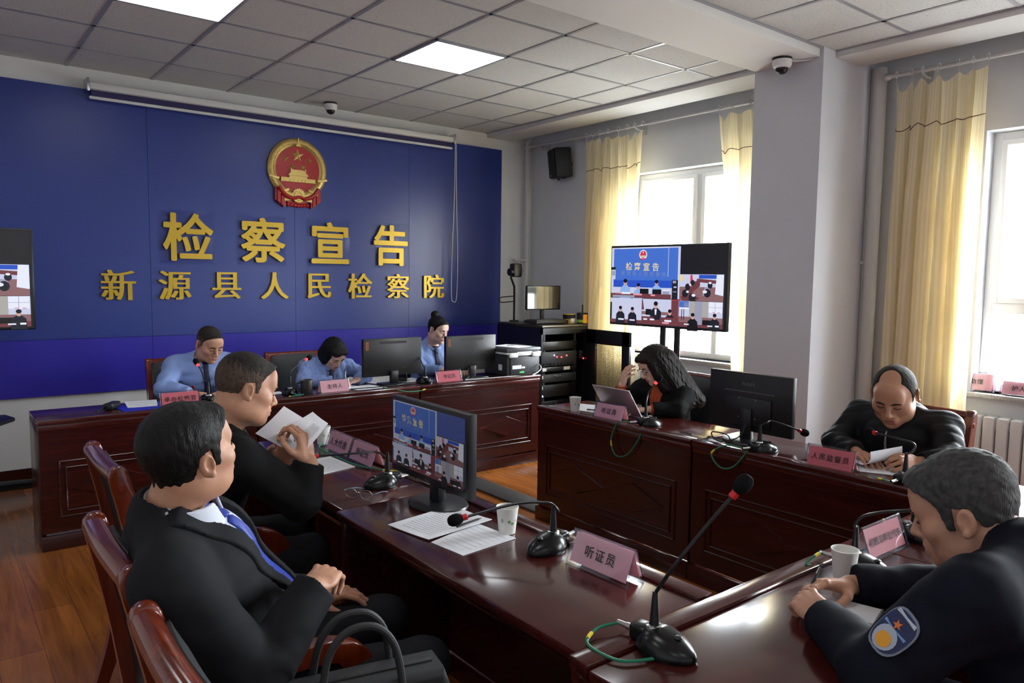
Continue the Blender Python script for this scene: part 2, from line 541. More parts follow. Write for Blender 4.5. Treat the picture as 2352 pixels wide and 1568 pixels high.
# ceiling: tiles, bars, beam, soffit, curtain pocket
c = MB().bx((XL, YF, ZC), (4.93, YW, ZC + .04))
c.bx((4.93, YF, 3.44), (XW, YW, 3.48))
c.bx((4.925, YF, ZC), (4.935, YW, 3.46))
S('ceiling', c, M_tile)
g = MB()
bw, bt = 0.012, 0.004
for i in range(-6, 7):
    x = 0.9027 + .6 * i
    if x > XL: g.bx((x - bw, 3.24, ZC - bt), (x + bw, YW, ZC))
for j in range(-1, 4):
    y = 4.269 + .6 * j
    g.bx((XL, y - bw, ZC - bt), (4.86, y + bw, ZC))
for i in range(0, 12):
    x = 4.567 - .6 * i
    g.bx((x - bw, YF, ZC - bt), (x + bw, 2.75, ZC))
for j in range(0, 10):
    y = 2.24 - .6 * j
    g.bx((XL, y - bw, ZC - bt), (4.92, y + bw, ZC))
g.bx((XL, 2.725, ZC - .008), (4.763, 2.75, ZC)); g.bx((4.84, 3.25, ZC - .006), (4.87, YW, ZC)); g.bx((4.90, YF, ZC - .006), (4.92, 2.72, ZC))
S('trim_1', g, M_tbar)
S('trim_2', MB().bx((XL, 2.75, 3.10), (4.763, 3.245, ZC + .02), 0.004), M_white)
s = MB().bx((4.86, 3.248, 3.118), (5.22, YW, 3.175), 0.003); s.bx((4.915, YF, 3.118), (5.26, 2.725, 3.175), 0.003)
S('trim_3', s, M_white)
# baseboards
S('baseboard_back', MB().bx((XL, YW - .012, 0), (XW, YW, .105)), M_base)
S('baseboard_right', MB().bx((XW - .012, YF, 0), (XW, 2.72, .10)).bx((XW - .012, 3.25, 0), (XW, YW, .10)), M_base)
S('baseboard_left', MB().bx((XL, YF, 0), (XL + .012, YW, .10)), M_base)

# windows: frame, panes, sill
for k, (a, b, z0, z1) in enumerate(WIN):
    X0, X1 = 5.63, 5.70
    f = MB(); fw = .055
    f.bx((X0, a, z0), (X1, a + fw, z1), .006); f.bx((X0, b - fw, z0), (X1, b, z1), .006)
    f.bx((X0 + .0015, a + .001, z0 + .001), (X1 - .0015, b - .001, z0 + fw), .006); f.bx((X0 + .0015, a + .001, z1 - fw), (X1 - .0015, b - .001, z1 - .001), .006)
    zt = 1.44
    f.bx((X0 + .003, a + .002, zt - .035), (X1 - .003, b - .002, zt + .035), .006)
    ym = b - .75 if k == 0 else (a + b) / 2 + .02
    f.bx((X0 + .0045, ym - .035, zt), (X1 - .0045, ym + .035, z1 - .003), .006)
    yl = ym - .20 if k == 0 else ym
    f.bx((X0 + .0045, yl - .03, z0 + .003), (X1 - .0045, yl + .03, zt), .006)
    # opening sash frames
    for (p, q) in ((a + fw, ym - .035), (ym + .035, b - fw)):
        s_ = .035
        f.bx((X0 - .02, p, zt + .035), (X1 - .02, p + s_, z1 - fw), .004); f.bx((X0 - .02, q - s_, zt + .035), (X1 - .02, q, z1 - fw), .004)
        f.bx((X0 - .0185, p + .001, zt + .036), (X1 - .0215, q - .001, zt + .035 + s_), .004); f.bx((X0 - .0185, p + .001, z1 - fw - s_), (X1 - .0215, q - .001, z1 - fw - .001), .004)
    wn = S('window_%d' % (k + 1), f, M_pvc)
    obj('pane', MB().bx((5.664, a + .03, z0 + .03), (5.668, b - .03, z1 - .03)), M_glass, wn)
    h = MB().bx((X0 - .035, ym + .0, 1.79), (X0 - .02, ym + .028, 1.92), .004)
    h.cyl((X0 - .045, ym + .014, 1.84), (X0 - .02, ym + .014, 1.84), .009)
    h.tube([(X0 - .045, ym + .014, 1.84), (X0 - .055, ym + .03, 1.80), (X0 - .055, ym - .05, 1.70)], .008)
    obj('window_handle', h, M_pvc, wn)
    obj('window_sill', MB().bx((5.44, a - .03, z0 - .03), (5.64, b + .03, z0), .004), M_sill, wn)

# ------------------------------------------------------------------ ceiling lamps
def ceiling_lamp(x, y, label):
    t = thing('ceiling_lamp', label, 'ceiling light', (x, y, ZC), group='square ceiling light panels')
    fr = MB()
    for sx, sy, lx, ly in ((0, -.29, .60, .02), (0, .29, .60, .02), (-.29, 0, .02, .60), (.29, 0, .02, .60)):
        fr.box((sx, sy, -.006), (lx, ly, .012), .002)
    obj('frame', fr, M_tbar, t)
    obj('diffuser', MB().box((0, 0, -.006), (.562, .562, .008)), M_lamp, t)
    return t
ceiling_lamp(1.203, 4.569, 'square white light panel at the top left edge of the ceiling, cut by the frame')
ceiling_lamp(3.003, 4.569, 'square white light panel fully in view, in the middle of the ceiling')
for x, y in ((-.597, 4.569), (.667, 1.34), (-1.133, 1.34), (-1.133, -1.66), (.667, -1.66)):
    ceiling_lamp(x, y, 'square white light panel in the ceiling outside the picture')

# ------------------------------------------------------------------ blue backdrop
t = thing('backdrop', 'large blue wall panel with a violet strip below, behind the back row', 'wall panel', (2.0, 6.63, .65))
seam = [-1.0, .22, 1.447, 2.672, 3.87, 5.045]
up = MB(); lo = MB()
for i in range(5):
    up.bx((seam[i] + .0008 - 2, -.012, .436), (seam[i + 1] - .0008 - 2, .015, 2.35), .001, 1)
    lo.bx((seam[i] + .0008 - 2, -.012, 0), (seam[i + 1] - .0008 - 2, .015, .434), .001, 1)
obj('upper_panel', up, M_blue, t); obj('lower_panel', lo, M_violet, t, label='violet strip of the panel')

# rolled projector screen
t = thing('projector_screen', 'white rolled-up projector screen hanging above the blue wall panel', 'projector screen', (2.69, 6.55, 3.01))
obj('housing', MB().bx((-1.655, -.035, -.022), (1.655, .045, .030), .012), M_white, t)
obj('end_bracket', MB().bx((-1.675, -.04, -.04), (-1.655, .064, .06), .004), M_steel, t)
obj('end_bracket', MB().bx((1.655, -.04, -.04), (1.675, .064, .06), .004), M_steel, t)
obj('screen_cloth', MB().bx((-1.64, 0.005, -.070), (1.64, .009, -.02)), mat('navy_screen_border', srgb(34, 24, 84), .5), t, label='dark border of the screen cloth')
obj('bottom_bar', MB().bx((-1.655, -.008, -.092), (1.655, .016, -.068), .008), M_white, t)
obj('pull_cord', MB().tube([(1.672, -.03, 0), (1.665, -.03, -.6), (1.64, -.03, -1.2), (1.635, -.03, -1.6), (1.66, -.03, -1.665), (1.70, -.03, -1.62), (1.71, -.03, -1.2), (1.69, -.03, -.5), (1.685, -.03, .0)], .0035, 6, smooth=5), M_white, t)

# ------------------------------------------------------------------ emblem
def emblem():
    t = thing('emblem', 'round red and gold national emblem on the blue wall panel', 'emblem', (2.696, 6.615, 2.555))
    F = T(rx=PI / 2)      # local xy -> wall plane, z -> towards the room
    R_, r_ = .277, .205
    disc = MB()
    poly = [(r_ * 1.03 * math.cos(a), r_ * 1.05 * math.sin(a)) for a in [2 * PI * i / 48 for i in range(48)]]
    disc.prism(poly, 0, .02, F)
    obj('disc', disc, M_emred, t, label='red disc')
    ring = MB()
    for i in range(64):
        pass
    prof = [(r_, .0), (r_, .022), (.222, .036), (.24, .040), (.262, .034), (R_, .018), (R_, 0)]
    ring.lathe([(p[0], p[1]) for p in prof], 72, F)
    # ears of wheat pressed into the ring
    for s in (-1, 1):
        for k in range(26):
            a = PI / 2 + s * (.10 + k * .085)
            for rr, off in ((.228, .02), (.256, -.02)):
                c = Vector((rr * math.cos(a + off), rr * math.sin(a + off), .038 if rr < .24 else .033))
                ring.sphere((0, 0, 0), (.013, .0055, .006), 8, 6, F @ Matrix.Translation(c) @ Matrix.Rotation(a + PI / 2 - s * .5, 4, 'Z'))
    # straps
    for s in (-1, 1):
        for a0 in (200, 236):
            a = math.radians(a0 if s < 0 else 540 - a0)
            c = Vector((.241 * math.cos(a), .241 * math.sin(a), .038))
            ring.box((0, 0, 0), (.095, .022, .012), .003, F @ Matrix.Translation(c) @ Matrix.Rotation(a + s * .55, 4, 'Z'))
    # centre stalk at the top
    ring.prism([(-.03, .203), (.03, .203), (.008, .23), (.005, .277), (-.005, .277), (-.008, .23)], .0, .045, F)
    obj('wheat_ring', ring, M_emgold, t, label='gold ring of wheat ears')
    def star(cx, cy, R, rot):
        m = MB(); vs = [Vector((cx, cy, .032))]
        for i in range(10):
            rr = R if i % 2 == 0 else R * .40
            a = rot + PI / 2 + i * PI / 5
            vs.append(Vector((cx + rr * math.cos(a), cy + rr * math.sin(a), .02)))
        m.add(vs, [(0, 1 + i, 1 + (i + 1) % 10) for i in range(10)], F)
        return m
    for (x, y, R, rot) in ((0, .125, .062, 0), (-.108, .088, .033, .15), (.108, .088, .033, -.15), (-.048, .022, .033, -.25), (.048, .022, .033, .25)):
        obj('star', star(x, y, R, rot), M_emgold, t, angle=5)
    gate = MB()
    gate.prism([(-.165, -.115), (.165, -.115), (.16, -.078), (-.16, -.078)], 0.015, .038, F)
    gate.prism([(-.085, -.08), (.085, -.08), (.082, -.058), (-.082, -.058)], 0.015, .034, F)
    gate.prism([(-.098, -.058), (.098, -.058), (.08, -.036), (-.08, -.036)], 0.015, .042, F)
    gate.prism([(-.075, -.04), (.075, -.04), (.066, -.005), (-.066, -.005)], 0.015, .036, F)
    gate.prism([(-.072, -.02), (-.062, -.02), (-.062, .008), (-.072, .008)], 0.015, .04, F)
    gate.prism([(.062, -.02), (.072, -.02), (.072, .008), (.062, .008)], 0.015, .04, F)
    for x in (-.07, -.035, 0, .035, .07):
        gate.prism([(x - .008, -.112), (x + .008, -.112), (x + .008, -.098), (x, -.09), (x - .008, -.098)], .036, .042, F)
    obj('gate', gate, M_emgold, t)
    gear = MB(); n = 18; poly = []
    for i in range(n * 4):
        a = 2 * PI * i / (n * 4)
        rr = .064 if (i % 4) < 2 else .056
        poly.append((rr * math.cos(a), -.235 + .068 / .064 * rr * math.sin(a)))
    gear.prism(poly, .015, .04, F)
    gear.lathe([(.045, .04), (.042, .046), (.030, .046), (.027, .04)], 28, F @ T(0, -.235, 0))
    for s in (-1, 1):
        gear.prism([(s * .05, -.255), (s * .13, -.235), (s * .13, -.29), (s * .05, -.275)], .012, .032, F)
        gear.prism([(s * .05, -.215), (s * .115, -.195), (s * .125, -.24), (s * .05, -.232)], .012, .032, F)
    obj('gear', gear, M_emgold, t)
    dr = MB()
    # cloth band across the gear and the two knotted ends
    pts = [(-.19, -.165), (-.13, -.235), (-.06, -.262), (0, -.248), (.06, -.262), (.13, -.235), (.19, -.165)]
    p3 = [F @ Vector((x, y, .045)) for x, y in pts]
    dr.tube(p3, [.02, .019, .016, .014, .016, .019, .02], 10, smooth=5)
    for s in (-1, 1):
        for k in range(5):
            x = s * (.13 + .018 * k)
            dr.prism([(x - .012, -.17 - .012 * (4 - k)), (x + .012, -.17 - .012 * (4 - k)), (x + .013, -.335 + .014 * k), (x - .013, -.345 + .014 * k)], .0, .03 + .012 * (k % 2), F)
    for k in range(7):
        x = -.09 + .03 * k
        dr.sphere((0, 0, 0), (.02, .018, .016), 10, 8, F @ T(x, -.325 + .006 * abs(k - 3) * .5, .012))
    dr.prism([(-.1, -.28), (.1, -.28), (.09, -.335), (-.09, -.335)], 0, .012, F)
    obj('drapery', dr, M_emred, t, label='red cloth drapery')
emblem()

# ------------------------------------------------------------------ lettering on the wall
M_plate = clear_mat('clear_plate', (0.965, 0.97, 0.985, 1), gloss=0.05, refl=0.06)
FW = T(rx=PI / 2)
words = ['first', 'second', 'third', 'last']
for i, (ch, x) in enumerate(zip('检察宣告', (1.740, 2.371, 3.006, 3.650))):
    t = thing('sign_letter', 'big gold character %s on a clear square plate, %s of the four in the upper line' % (ch, words[i]), 'sign letter', (x, 6.612, 1.905), group='big gold characters of the upper line')
    pl = MB().box((-.005, .0, 0.0), (.44, .006, .445), .001)
    for sx in (-.2, .2):
        for sz in (-.205, .205):
            pl.cyl((sx, -.007, sz), (sx, .004, sz), .006, n=10)
    obj('clear_plate', pl, M_plate, t)
    obj('character', MB().text(ch, .412, .009, FW @ T(0, 0, .014), fat=.0085), M_gold, t)
nth = ['first', 'second', 'third', 'fourth', 'fifth', 'sixth', 'seventh', 'last']
for i, (ch, x) in enumerate(zip('新源县人民检察院', (1.204, 1.627, 2.048, 2.470, 2.895, 3.315, 3.735, 4.160))):
    m = MB().text(ch, .262, .010, FW @ T(0, 0, .010), vbold=.0068)
    o = obj('sign_letter', m, M_gold, None, 'small gold character %s, %s of the eight in the lower line' % (ch, nth[i]), 'sign letter', 'small gold characters of the lower line', loc=(x, 6.615, 1.503))

# ------------------------------------------------------------------ domes, speaker, pipes, socket
def dome(loc, label, r=.058):
    t = thing('dome_camera', label, 'security camera', loc, group='dome security cameras')
    obj('mount', MB().lathe([(r * .98, 0), (r * 1.02, -.004), (r * 1.0, -.014), (0.001, -.014)], 28), M_blackm, t)
    obj('housing', MB().lathe([(r, -.012), (r * 1.0, -.04), (r * .9, -.058), (r * .72, -.066), (.001, -.066)], 28), M_pvc, t)
    obj('lens_dome', MB().sphere((0, 0, -.066), (r * .66, r * .66, r * .62), 24, 14), M_black, t)
    return t
dome((2.95, 6.44, 3.158), 'white dome camera on the ceiling above the emblem')
dome((4.60, 2.93, 3.098), 'white dome camera under the beam beside the white pillar', .064)
obj('camera_cable', MB().tube([(4.66, 2.93, 3.095), (4.70, 2.86, 3.085), (4.752, 2.80, 3.10), (4.755, 2.76, 3.155)], .004, 6, smooth=4), M_pvc, None, 'thin white cable from the dome camera up the pillar corner', 'cable')

t = thing('wall_speaker', 'black box loudspeaker on the window wall left of the curtain', 'speaker', (5.39, 6.03, 2.83), rot=(0, math.radians(-6), math.radians(-22)))
obj('cabinet', MB().bx((-.10, -.11, -.155), (.09, .11, .155), .018), M_blackm, t)
obj('grille', MB().grid(lambda u, v: (-.104 - .012 * math.sin(PI * u), -.10 + .2 * u, -.145 + .28 * v), 10, 4, .004), mat('speaker_grille', (.014, .014, .015), .7, bump=.5, bscale=700), t)
obj('badge', MB().bx((-.122, -.018, -.132), (-.116, .018, -.122), .001), M_silver, t)
obj('bracket', MB().bx((.06, -.02, -.04), (.17, .02, .0)), M_black, t)
for _y in (-.08, .08): obj('mounting_lug', MB().bx((-.02, _y - .01, -.172), (.0, _y + .01, -.15)), M_black, t)

t = thing('corner_pipe', 'pale painted heating pipe in the corner beside the blue panel', 'pipe', (5.37, 6.56, 0))
obj('pipe', MB().cyl((0, 0, 0), (0, 0, 3.118), .030, n=20), M_pipe, t)
obj('pipe_bracket', MB().bx((-.18, -.02, 1.79), (0, .03, 1.815), .003).tube([(-.16, 0, 1.79), (-.06, 0, 1.74), (0, 0, 1.66)], .012, 8), M_pipe, t)
t = thing('riser_pipe', 'thick pale pipe rising beside the pillar and the right curtain', 'pipe', (5.41, 2.655, 0))
obj('pipe', MB().cyl((0, 0, 0), (0, 0, 3.118), .046, n=24), M_pipe, t)
obj('pipe_clamp', MB().cyl((0, 0, 1.735), (0, 0, 1.755), .050, n=24).bx((-.012, .04, 1.735), (.012, .07, 1.755)), M_pipe, t)
obj('thin_pipe', MB().cyl((.01, .058, 0), (.01, .058, 3.118), .011, n=12), M_pipe, t)
t = thing('wall_socket', 'white wall socket plate low beside the left end of the back desk', 'wall socket', (.73, 6.645, .34))
obj('plate', MB().box((0, 0, 0), (.13, .018, .118), .004), M_pvc, t)

# ------------------------------------------------------------------ radiators
def radiator(y0, n, label):
    t = thing('radiator', label, 'radiator', (5.437, y0, .06), group='white sectional radiators')
    sec = MB()
    for i in range(n):
        y = -.078 * i
        sec.bx((-.05, y - .034, .02), (.05, y + .034, .68), .014)
        if i: sec.bx((-.02, y + .03, .06), (.02, y + .05, .10)); 
        if i: sec.bx((-.02, y + .03, .60), (.02, y + .05, .64))
    obj('sections', sec, M_rad, t)
    for y in (0, -.078 * (n - 1)): obj('foot', MB().bx((-.03, y - .02, -.06), (.03, y + .02, .03)), M_rad, t)
    obj('valve', MB().cyl((0, .03, .62), (0, .12, .62), .014, n=12), M_steel, t)
radiator(4.86, 17, 'white radiator under the window behind the television stand')
radiator(1.90, 17, 'white radiator under the right window behind the person in the black hoodie')

# ------------------------------------------------------------------ curtains
def rod(y0, y1, label, z=3.05):
    t = thing('curtain_rod', label, 'curtain rod', (5.36, y0, z))
    L = y1 - y0
    obj('rod', MB().cyl((0, 0, 0), (0, L, 0), .014, n=16), M_rod, t)
    for y in (0, L):
        obj('finial', MB().sphere((0, y, 0), (.024, .03, .024), 14, 10), M_rod, t)
    n = 3
    for k in range(n):
        y = L * (.08 + .84 * k / (n - 1))
        obj('rod_bracket', MB().tube([(.14, y, -.03), (.05, y, -.03), (0, y, -.018), (-.018, y, 0), (0, y, .018)], .008, 8, smooth=3).bx((.12, y - .02, -.07), (.14, y + .02, .03)), M_rod, t)
rod(3.27, 6.62, 'white curtain rod over the left window', 3.055)
rod(-.35, 2.58, 'white curtain rod over the right window', 3.035)

def curtain(name, label, y0, y1, zt, zb, amp, folds, seed, lean=0.0, narrow=0.0, cloth=None, x0=5.318, hdir=1):
    """hangs from y1 (far) to y0 (near); narrow draws the cloth in towards y1 low down"""
    rnd = random.Random(seed)
    ph = [rnd.uniform(0, 2 * PI) for _ in range(5)]
    nu, nv = folds * 14, 46
    W_ = (y1 - y0)
    drop = [rnd.uniform(.02, .085) for _ in range(folds + 1)]
    vs = []; al = []
    def pos(u, v):
        # u across, v from top down
        w = u + (.05 * math.sin(2 * PI * u * 1.5 + ph[0]) + .022 * math.sin(2 * PI * u * 3.7 + ph[2])) * (0.5 + v)
        th = 2 * PI * folds * w + ph[1] + .5 * math.sin(3 * v + ph[2])
        a = amp * (0.30 + .85 * min(1, v * 3.0)) * (1 + .35 * math.sin(2 * PI * u * 2 + ph[3]))
        x = x0 - a * math.sin(th) - .25 * a * math.sin(2 * th + ph[4])
        y = y1 - W_ * w + .3 * a * math.cos(th)
        y = y + (y1 - y) * narrow * min(1, v * 1.1) + lean * v
        k = u * folds; kk = int(min(folds - 1, k)); fr_ = k - kk
        sag = drop[kk] * math.sin(PI * fr_) ** 1.2
        z = zt - sag * max(0, 1 - v * 4) - (zt - zb) * v
        return Vector((x, y, z))
    for i in range(nu + 1):
        for j in range(nv + 1):
            v = (j / nv) ** 1.25
            vs.append(pos(i / nu, v)); al.append(i / nu * W_ * 2.0)
    fs = []
    for i in range(nu):
        for j in range(nv):
            a = i * (nv + 1) + j
            fs.append((a, a + nv + 1, a + nv + 2, a + 1))
    t = thing(name, label, 'curtain', (x0, (y0 + y1) / 2, zb), group='cream window curtains')
    off = Vector(t.location)
    m = MB(); m.add([p - off for p in vs], fs)
    o = obj('cloth', m, cloth or M_curt, t, angle=80, fix=False)
    at = o.data.attributes.new('along', 'FLOAT', 'POINT'); at.data.foreach_set('value', al)
    # brown thread sewn across under the heading
    v0 = (.30) / (zt - zb)
    o2 = obj('thread_line', MB().tube([pos(i / (nu), v0) - off + Vector((-.003, 0, 0)) for i in range(nu + 1)], .0032, 5), M_thread, t)
    rings = []
    for k in range(folds + 1):
        p = pos(k / folds, 0)
        rg = MB()
        rg.tube([(-.0 + .021 * math.cos(a), p.y - off.y, (zt + .035 + .02) - off.z + .021 * math.sin(a)) for a in [2 * PI * q / 12 for q in range(12)]], .0025, 5, closed=True)
        rg.tube([(0, p.y - off.y, zt + .034 - off.z), (p.x - off.x, p.y - off.y, zt - .012 - off.z)], .0018, 5)
        obj('ring', rg, M_rod, t)
    return t
M_cA = M_curt
curtain('curtain', 'cream curtain hanging left of the left window, behind the rack cabinet', 4.80, 5.60, 2.995, .32, .050, 7, 3)
curtain('curtain', 'cream curtain between the left window and the white pillar', 3.38, 3.97, 2.995, .32, .050, 4, 11, narrow=.28, lean=-.24)
curtain('curtain', 'cream curtain left of the right window, beside the riser pipe', 1.93, 2.51, 2.975, .25, .050, 6, 21)
# ------------------------------------------------------------------ desks
def slab(mb, poly, z0, z1, bev, M=None, seg=2):
    """extruded polygon with rounded edges"""
    bm = bmesh.new()
    lo_ = [bm.verts.new((p[0], p[1], z0)) for p in poly]
    hi_ = [bm.verts.new((p[0], p[1], z1)) for p in poly]
    n = len(poly)
    bm.faces.new(list(reversed(lo_))); bm.faces.new(hi_)
    for i in range(n):
        bm.faces.new((lo_[i], lo_[(i + 1) % n], hi_[(i + 1) % n], hi_[i]))
    if bev:
        ed = [e for e in bm.edges if abs(e.verts[0].co.z - e.verts[1].co.z) < 1e-9]
        bmesh.ops.bevel(bm, geom=ed, offset=bev, segments=seg, profile=0.5, affect='EDGES', clamp_overlap=True)
    return mb.frombm(bm, M)

def desk(L, loc, rz, label, front, top, D=.465, group='dark red desks of the meeting square'):
    """front faces local -y; origin at the front left floor corner"""
    t = thing('desk', label, 'desk', loc, rz, group=group)
    tp = MB()
    tp.bx((0, .058, .727), (L, D, .755), .006)
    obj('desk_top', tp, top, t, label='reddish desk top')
    lg = MB()
    lg.bx((0, -.006, .733), (L, .055, .764), .006); lg.bx((.004, .0, .700), (L - .004, .05, .733), .004)
    obj('front_ledge', lg, top, t)
    fr = MB()
    fr.bx((.006, .006, .10), (L - .006, .026, .70))
    # raised frame and twin diamonds
    a, b, z0, z1 = .095, L - .095, .186, .518
    for (p, q) in (((a, z0), (b, z0 + .008)), ((a, z1 - .008), (b, z1)), ((a, z0), (a + .008, z1)), ((b - .008, z0), (b, z1))):
        fr.bx((p[0], -.002, p[1]), (q[0], .012, q[1]), .003, 1)
    a2, b2, y0, y1 = a + .034, b - .034, .221, .480
    for (p, q) in (((a2, y0), (b2, y0 + .007)), ((a2, y1 - .007), (b2, y1)), ((a2, y0), (a2 + .007, y1)), ((b2 - .007, y0), (b2, y1))):
        fr.bx((p[0], -.003, p[1]), (q[0], .012, q[1]), .003, 1)
    F = T(rx=PI / 2)
    for s in (-1, 1):
        cx = L / 2 + s * .2315
        poly = [(cx - .2315, .351), (cx, .351 - .091), (cx + .2315, .351), (cx, .351 + .091)]
        fr.prism(poly, -.012, .010, F, inset=.010)
    fr.bx((.004, .002, .66), (L - .004, .008, .664))
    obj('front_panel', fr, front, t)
    obj('plinth', MB().bx((0, -.006, 0), (L, .03, .088), .003), front, t)
    for x in (.0, L - .025):
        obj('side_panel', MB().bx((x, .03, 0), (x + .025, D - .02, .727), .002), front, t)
    obj('shelf', MB().bx((.025, .03, .56), (L - .025, .30, .575)), front, t)
    obj('apron', MB().bx((.025, D - .05, .697), (L - .025, D - .032, .727)), front, t)
    return t
for k, (x, L, lab) in enumerate(((.457, 1.245, 'left desk of the back row under the person in the blue shirt'), (1.705, 1.257, 'middle desk of the back row with the dark mug on it'), (2.965, 1.213, 'right desk of the back row with printer and two monitors'))):
    desk(L, (x, 4.89, 0), 0, lab, M_wx, M_tx, D=.44)
# right side desks face -x: local -y -> -x means rotate by -90
desk(1.262, (3.14, 3.703, 0), -PI / 2, 'right side desk in front of the long-haired person, its diamond front facing the room', M_wx, M_tx)
desk(1.262, (3.14, 2.437, 0), -PI / 2, 'right side desk in front of the person in the black hoodie', M_wx, M_tx)
# left side desks face +x
desk(1.262, (1.615, 2.443, 0), PI / 2, 'left side desk with the reading person in a black jacket, behind the screen', M_wx, M_tx)
desk(1.262, (1.625, 1.178, 0), PI / 2, 'left side desk in front of the person in the blue tie, holding the lit screen', M_wx, M_tx, D=.50)
# near desks face +y
desk(1.258, (2.350, 1.163, 0), PI, 'near desk in the right foreground holding the raised microphone', M_wx, M_tx, D=.49)
desk(1.25, (3.604, 1.163, 0), PI, 'near desk at the right edge, beyond the person in dark navy uniform', M_wx, M_tx, D=.49)
obj('cable_cover', MB().bx((-.10, -.58, 0), (.10, .58, .016), .007), M_trunk, None, 'dark cable cover strip on the wood floor between the desks', 'cable cover')
bpy.data.objects['cable_cover'].location = (3.30, 4.295, 0)

# ------------------------------------------------------------------ chairs
def make_chair(label, loc, rz):
    """sitter faces local +y"""
    t = thing('conference_chair', label, 'chair', loc, rz, group='dark wood conference chairs with black leather')
    Wd = .225
    F = Matrix(((0, 0, 1, 0), (1, 0, 0, 0), (0, 1, 0, 0), (0, 0, 0, 1)))   # poly(x,y)->(y,z), depth->x
    path = [(-.30, 0), (-.235, .20), (-.20, .42), (-.215, .60), (-.245, .78), (-.285, .945)]
    half = [.022, .026, .032, .034, .034, .030]
    pts, hw = catmull([Vector((p[0], p[1], 0)) for p in path], half, 5)
    L_ = [(p.x - h, p.y) for p, h in zip(pts, hw)]; R_ = [(p.x + h, p.y) for p, h in zip(pts, hw)]
    ex, ey = pts[-1].x, pts[-1].y
    cap = [(ex + .030 * math.cos(a), ey + .034 * math.sin(a)) for a in [PI * k / 8 for k in range(1, 8)]]
    poly = L_[::-1][::-1]
    poly = [p for p in R_] + cap + [p for p in L_[::-1]]
    for s in (-1, 1):
        m = MB(); x0, x1 = (s * Wd - .019, s * Wd + .019)
        slab(m, poly, x0, x1, .007, F)
        p_ = obj('back_post', m, M_chair, t)
        obj('dowel_plug', MB().cyl((s * (Wd + .017), -.275, .905), (s * (Wd + .0215), -.275, .905), .011, n=14), mat_plug, p_)
    obj('top_rail', MB().tube([(-Wd, -.287, .945), (0, -.295, .948), (Wd, -.287, .945)], .027, 16, smooth=4), M_chair, t)
    bk = MB()
    def backf(u, v):
        z = .50 + .43 * v; x = (u - .5) * 2 * (Wd - .02)
        yc = -.205 - .085 * ((v) ** 1.5) - .012 * math.sin(PI * u) 
        return (x, yc + .022 * (1 - (abs(u - .5) * 2) ** 4) * (1 - (abs(v - .5) * 2) ** 6), z)
    bk.grid(backf, 16, 12, .045)
    obj('backrest', bk, M_leather, t)
    st = MB(); st.box((0, .03, .435), (.43, .46, .085), .03, seg=3)
    obj('seat', st, M_leather, t)
    obj('seat_frame', MB().box((0, .03, .375), (.42, .43, .05), .008), M_chair, t)
    for s in (-1, 1):
        ap = [(-.225, .63), (-.10, .655), (.06, .665), (.18, .655), (.245, .60), (.255, .50), (.235, .34), (.225, .18), (.24, 0)]
        hh = [.018, .020, .024, .028, .030, .028, .022, .02, .018]
        q, h = catmull([Vector((a_[0], a_[1], 0)) for a_ in ap], hh, 4)
        Lp, Rp = [], []
        for i, p in enumerate(q):
            tg = (q[min(i + 1, len(q) - 1)] - q[max(i - 1, 0)]).normalized(); nn = Vector((-tg.y, tg.x, 0))
            Lp.append((p.x + nn.x * h[i], p.y + nn.y * h[i])); Rp.append((p.x - nn.x * h[i], p.y - nn.y * h[i]))
        m = MB(); slab(m, Rp + Lp[::-1], s * (Wd + .012) - .024, s * (Wd + .012) + .024, .009, F)
        obj('arm_and_front_leg', m, M_chair, t)
    obj('stretcher', MB().box((0, .22, .25), (.42, .02, .035), .004), M_chair, t)
    return t
mat_plug = mat('dowel_wood', srgb(120, 44, 30), .3)
ch0 = make_chair('wooden chair with black leather back under the person in the dark suit', (.605, 1.93, 0), -PI / 2)
def chair(label, loc, rz): return dup(ch0, loc, rz, label)
chair('wooden chair under the reading person in the black jacket, beyond the suited person', (.745, 2.86, 0), -PI / 2)
chair('wooden chair cut by the bottom left edge, holding the black briefcase', (.585, 1.27, 0), -PI / 2)
chair('wooden chair behind the person in the blue shirt at the left of the back row', (1.48, 5.62, 0), PI)
chair('wooden chair behind the writing person in the back row', (2.36, 5.62, 0), PI)
chair('wooden chair behind the person with the hair bun in the back row', (3.56, 5.74, 0), PI)
chair('wooden chair behind the long-haired person, by the pillar', (3.80, 3.18, 0), PI / 2)
chair('wooden chair under the person in dark navy uniform', (1.80, .36, 0), 0)
chair('wooden chair behind the person in the black hoodie, by the radiator', (3.74, 1.66, 0), PI / 2)

# ------------------------------------------------------------------ screens with the video wall
def screen_mats(k):
    P = dict(blue=(64, 108, 200), deep=(36, 78, 190), violet=(36, 66, 200), wall=(196, 200, 226), grey=(150, 152, 176), white=(226, 230, 244), black=(10, 11, 16), dark=(24, 26, 38),
             red=(206, 52, 72), gold=(226, 206, 150), dim=(120, 130, 170), shirt=(140, 176, 226), skin=(196, 160, 150), field=(16, 17, 22) if k == 'bright' else (66, 84, 160), wood=(108, 56, 62), floor=(134, 96, 100), pink=(226, 150, 164), curtain=(168, 164, 160))
    return list(P.keys()), [emis('screen_%s_%s' % (n, k), srgb(*c), {'bright': .62, 'dim': .17}[k]) for n, c in P.items()]

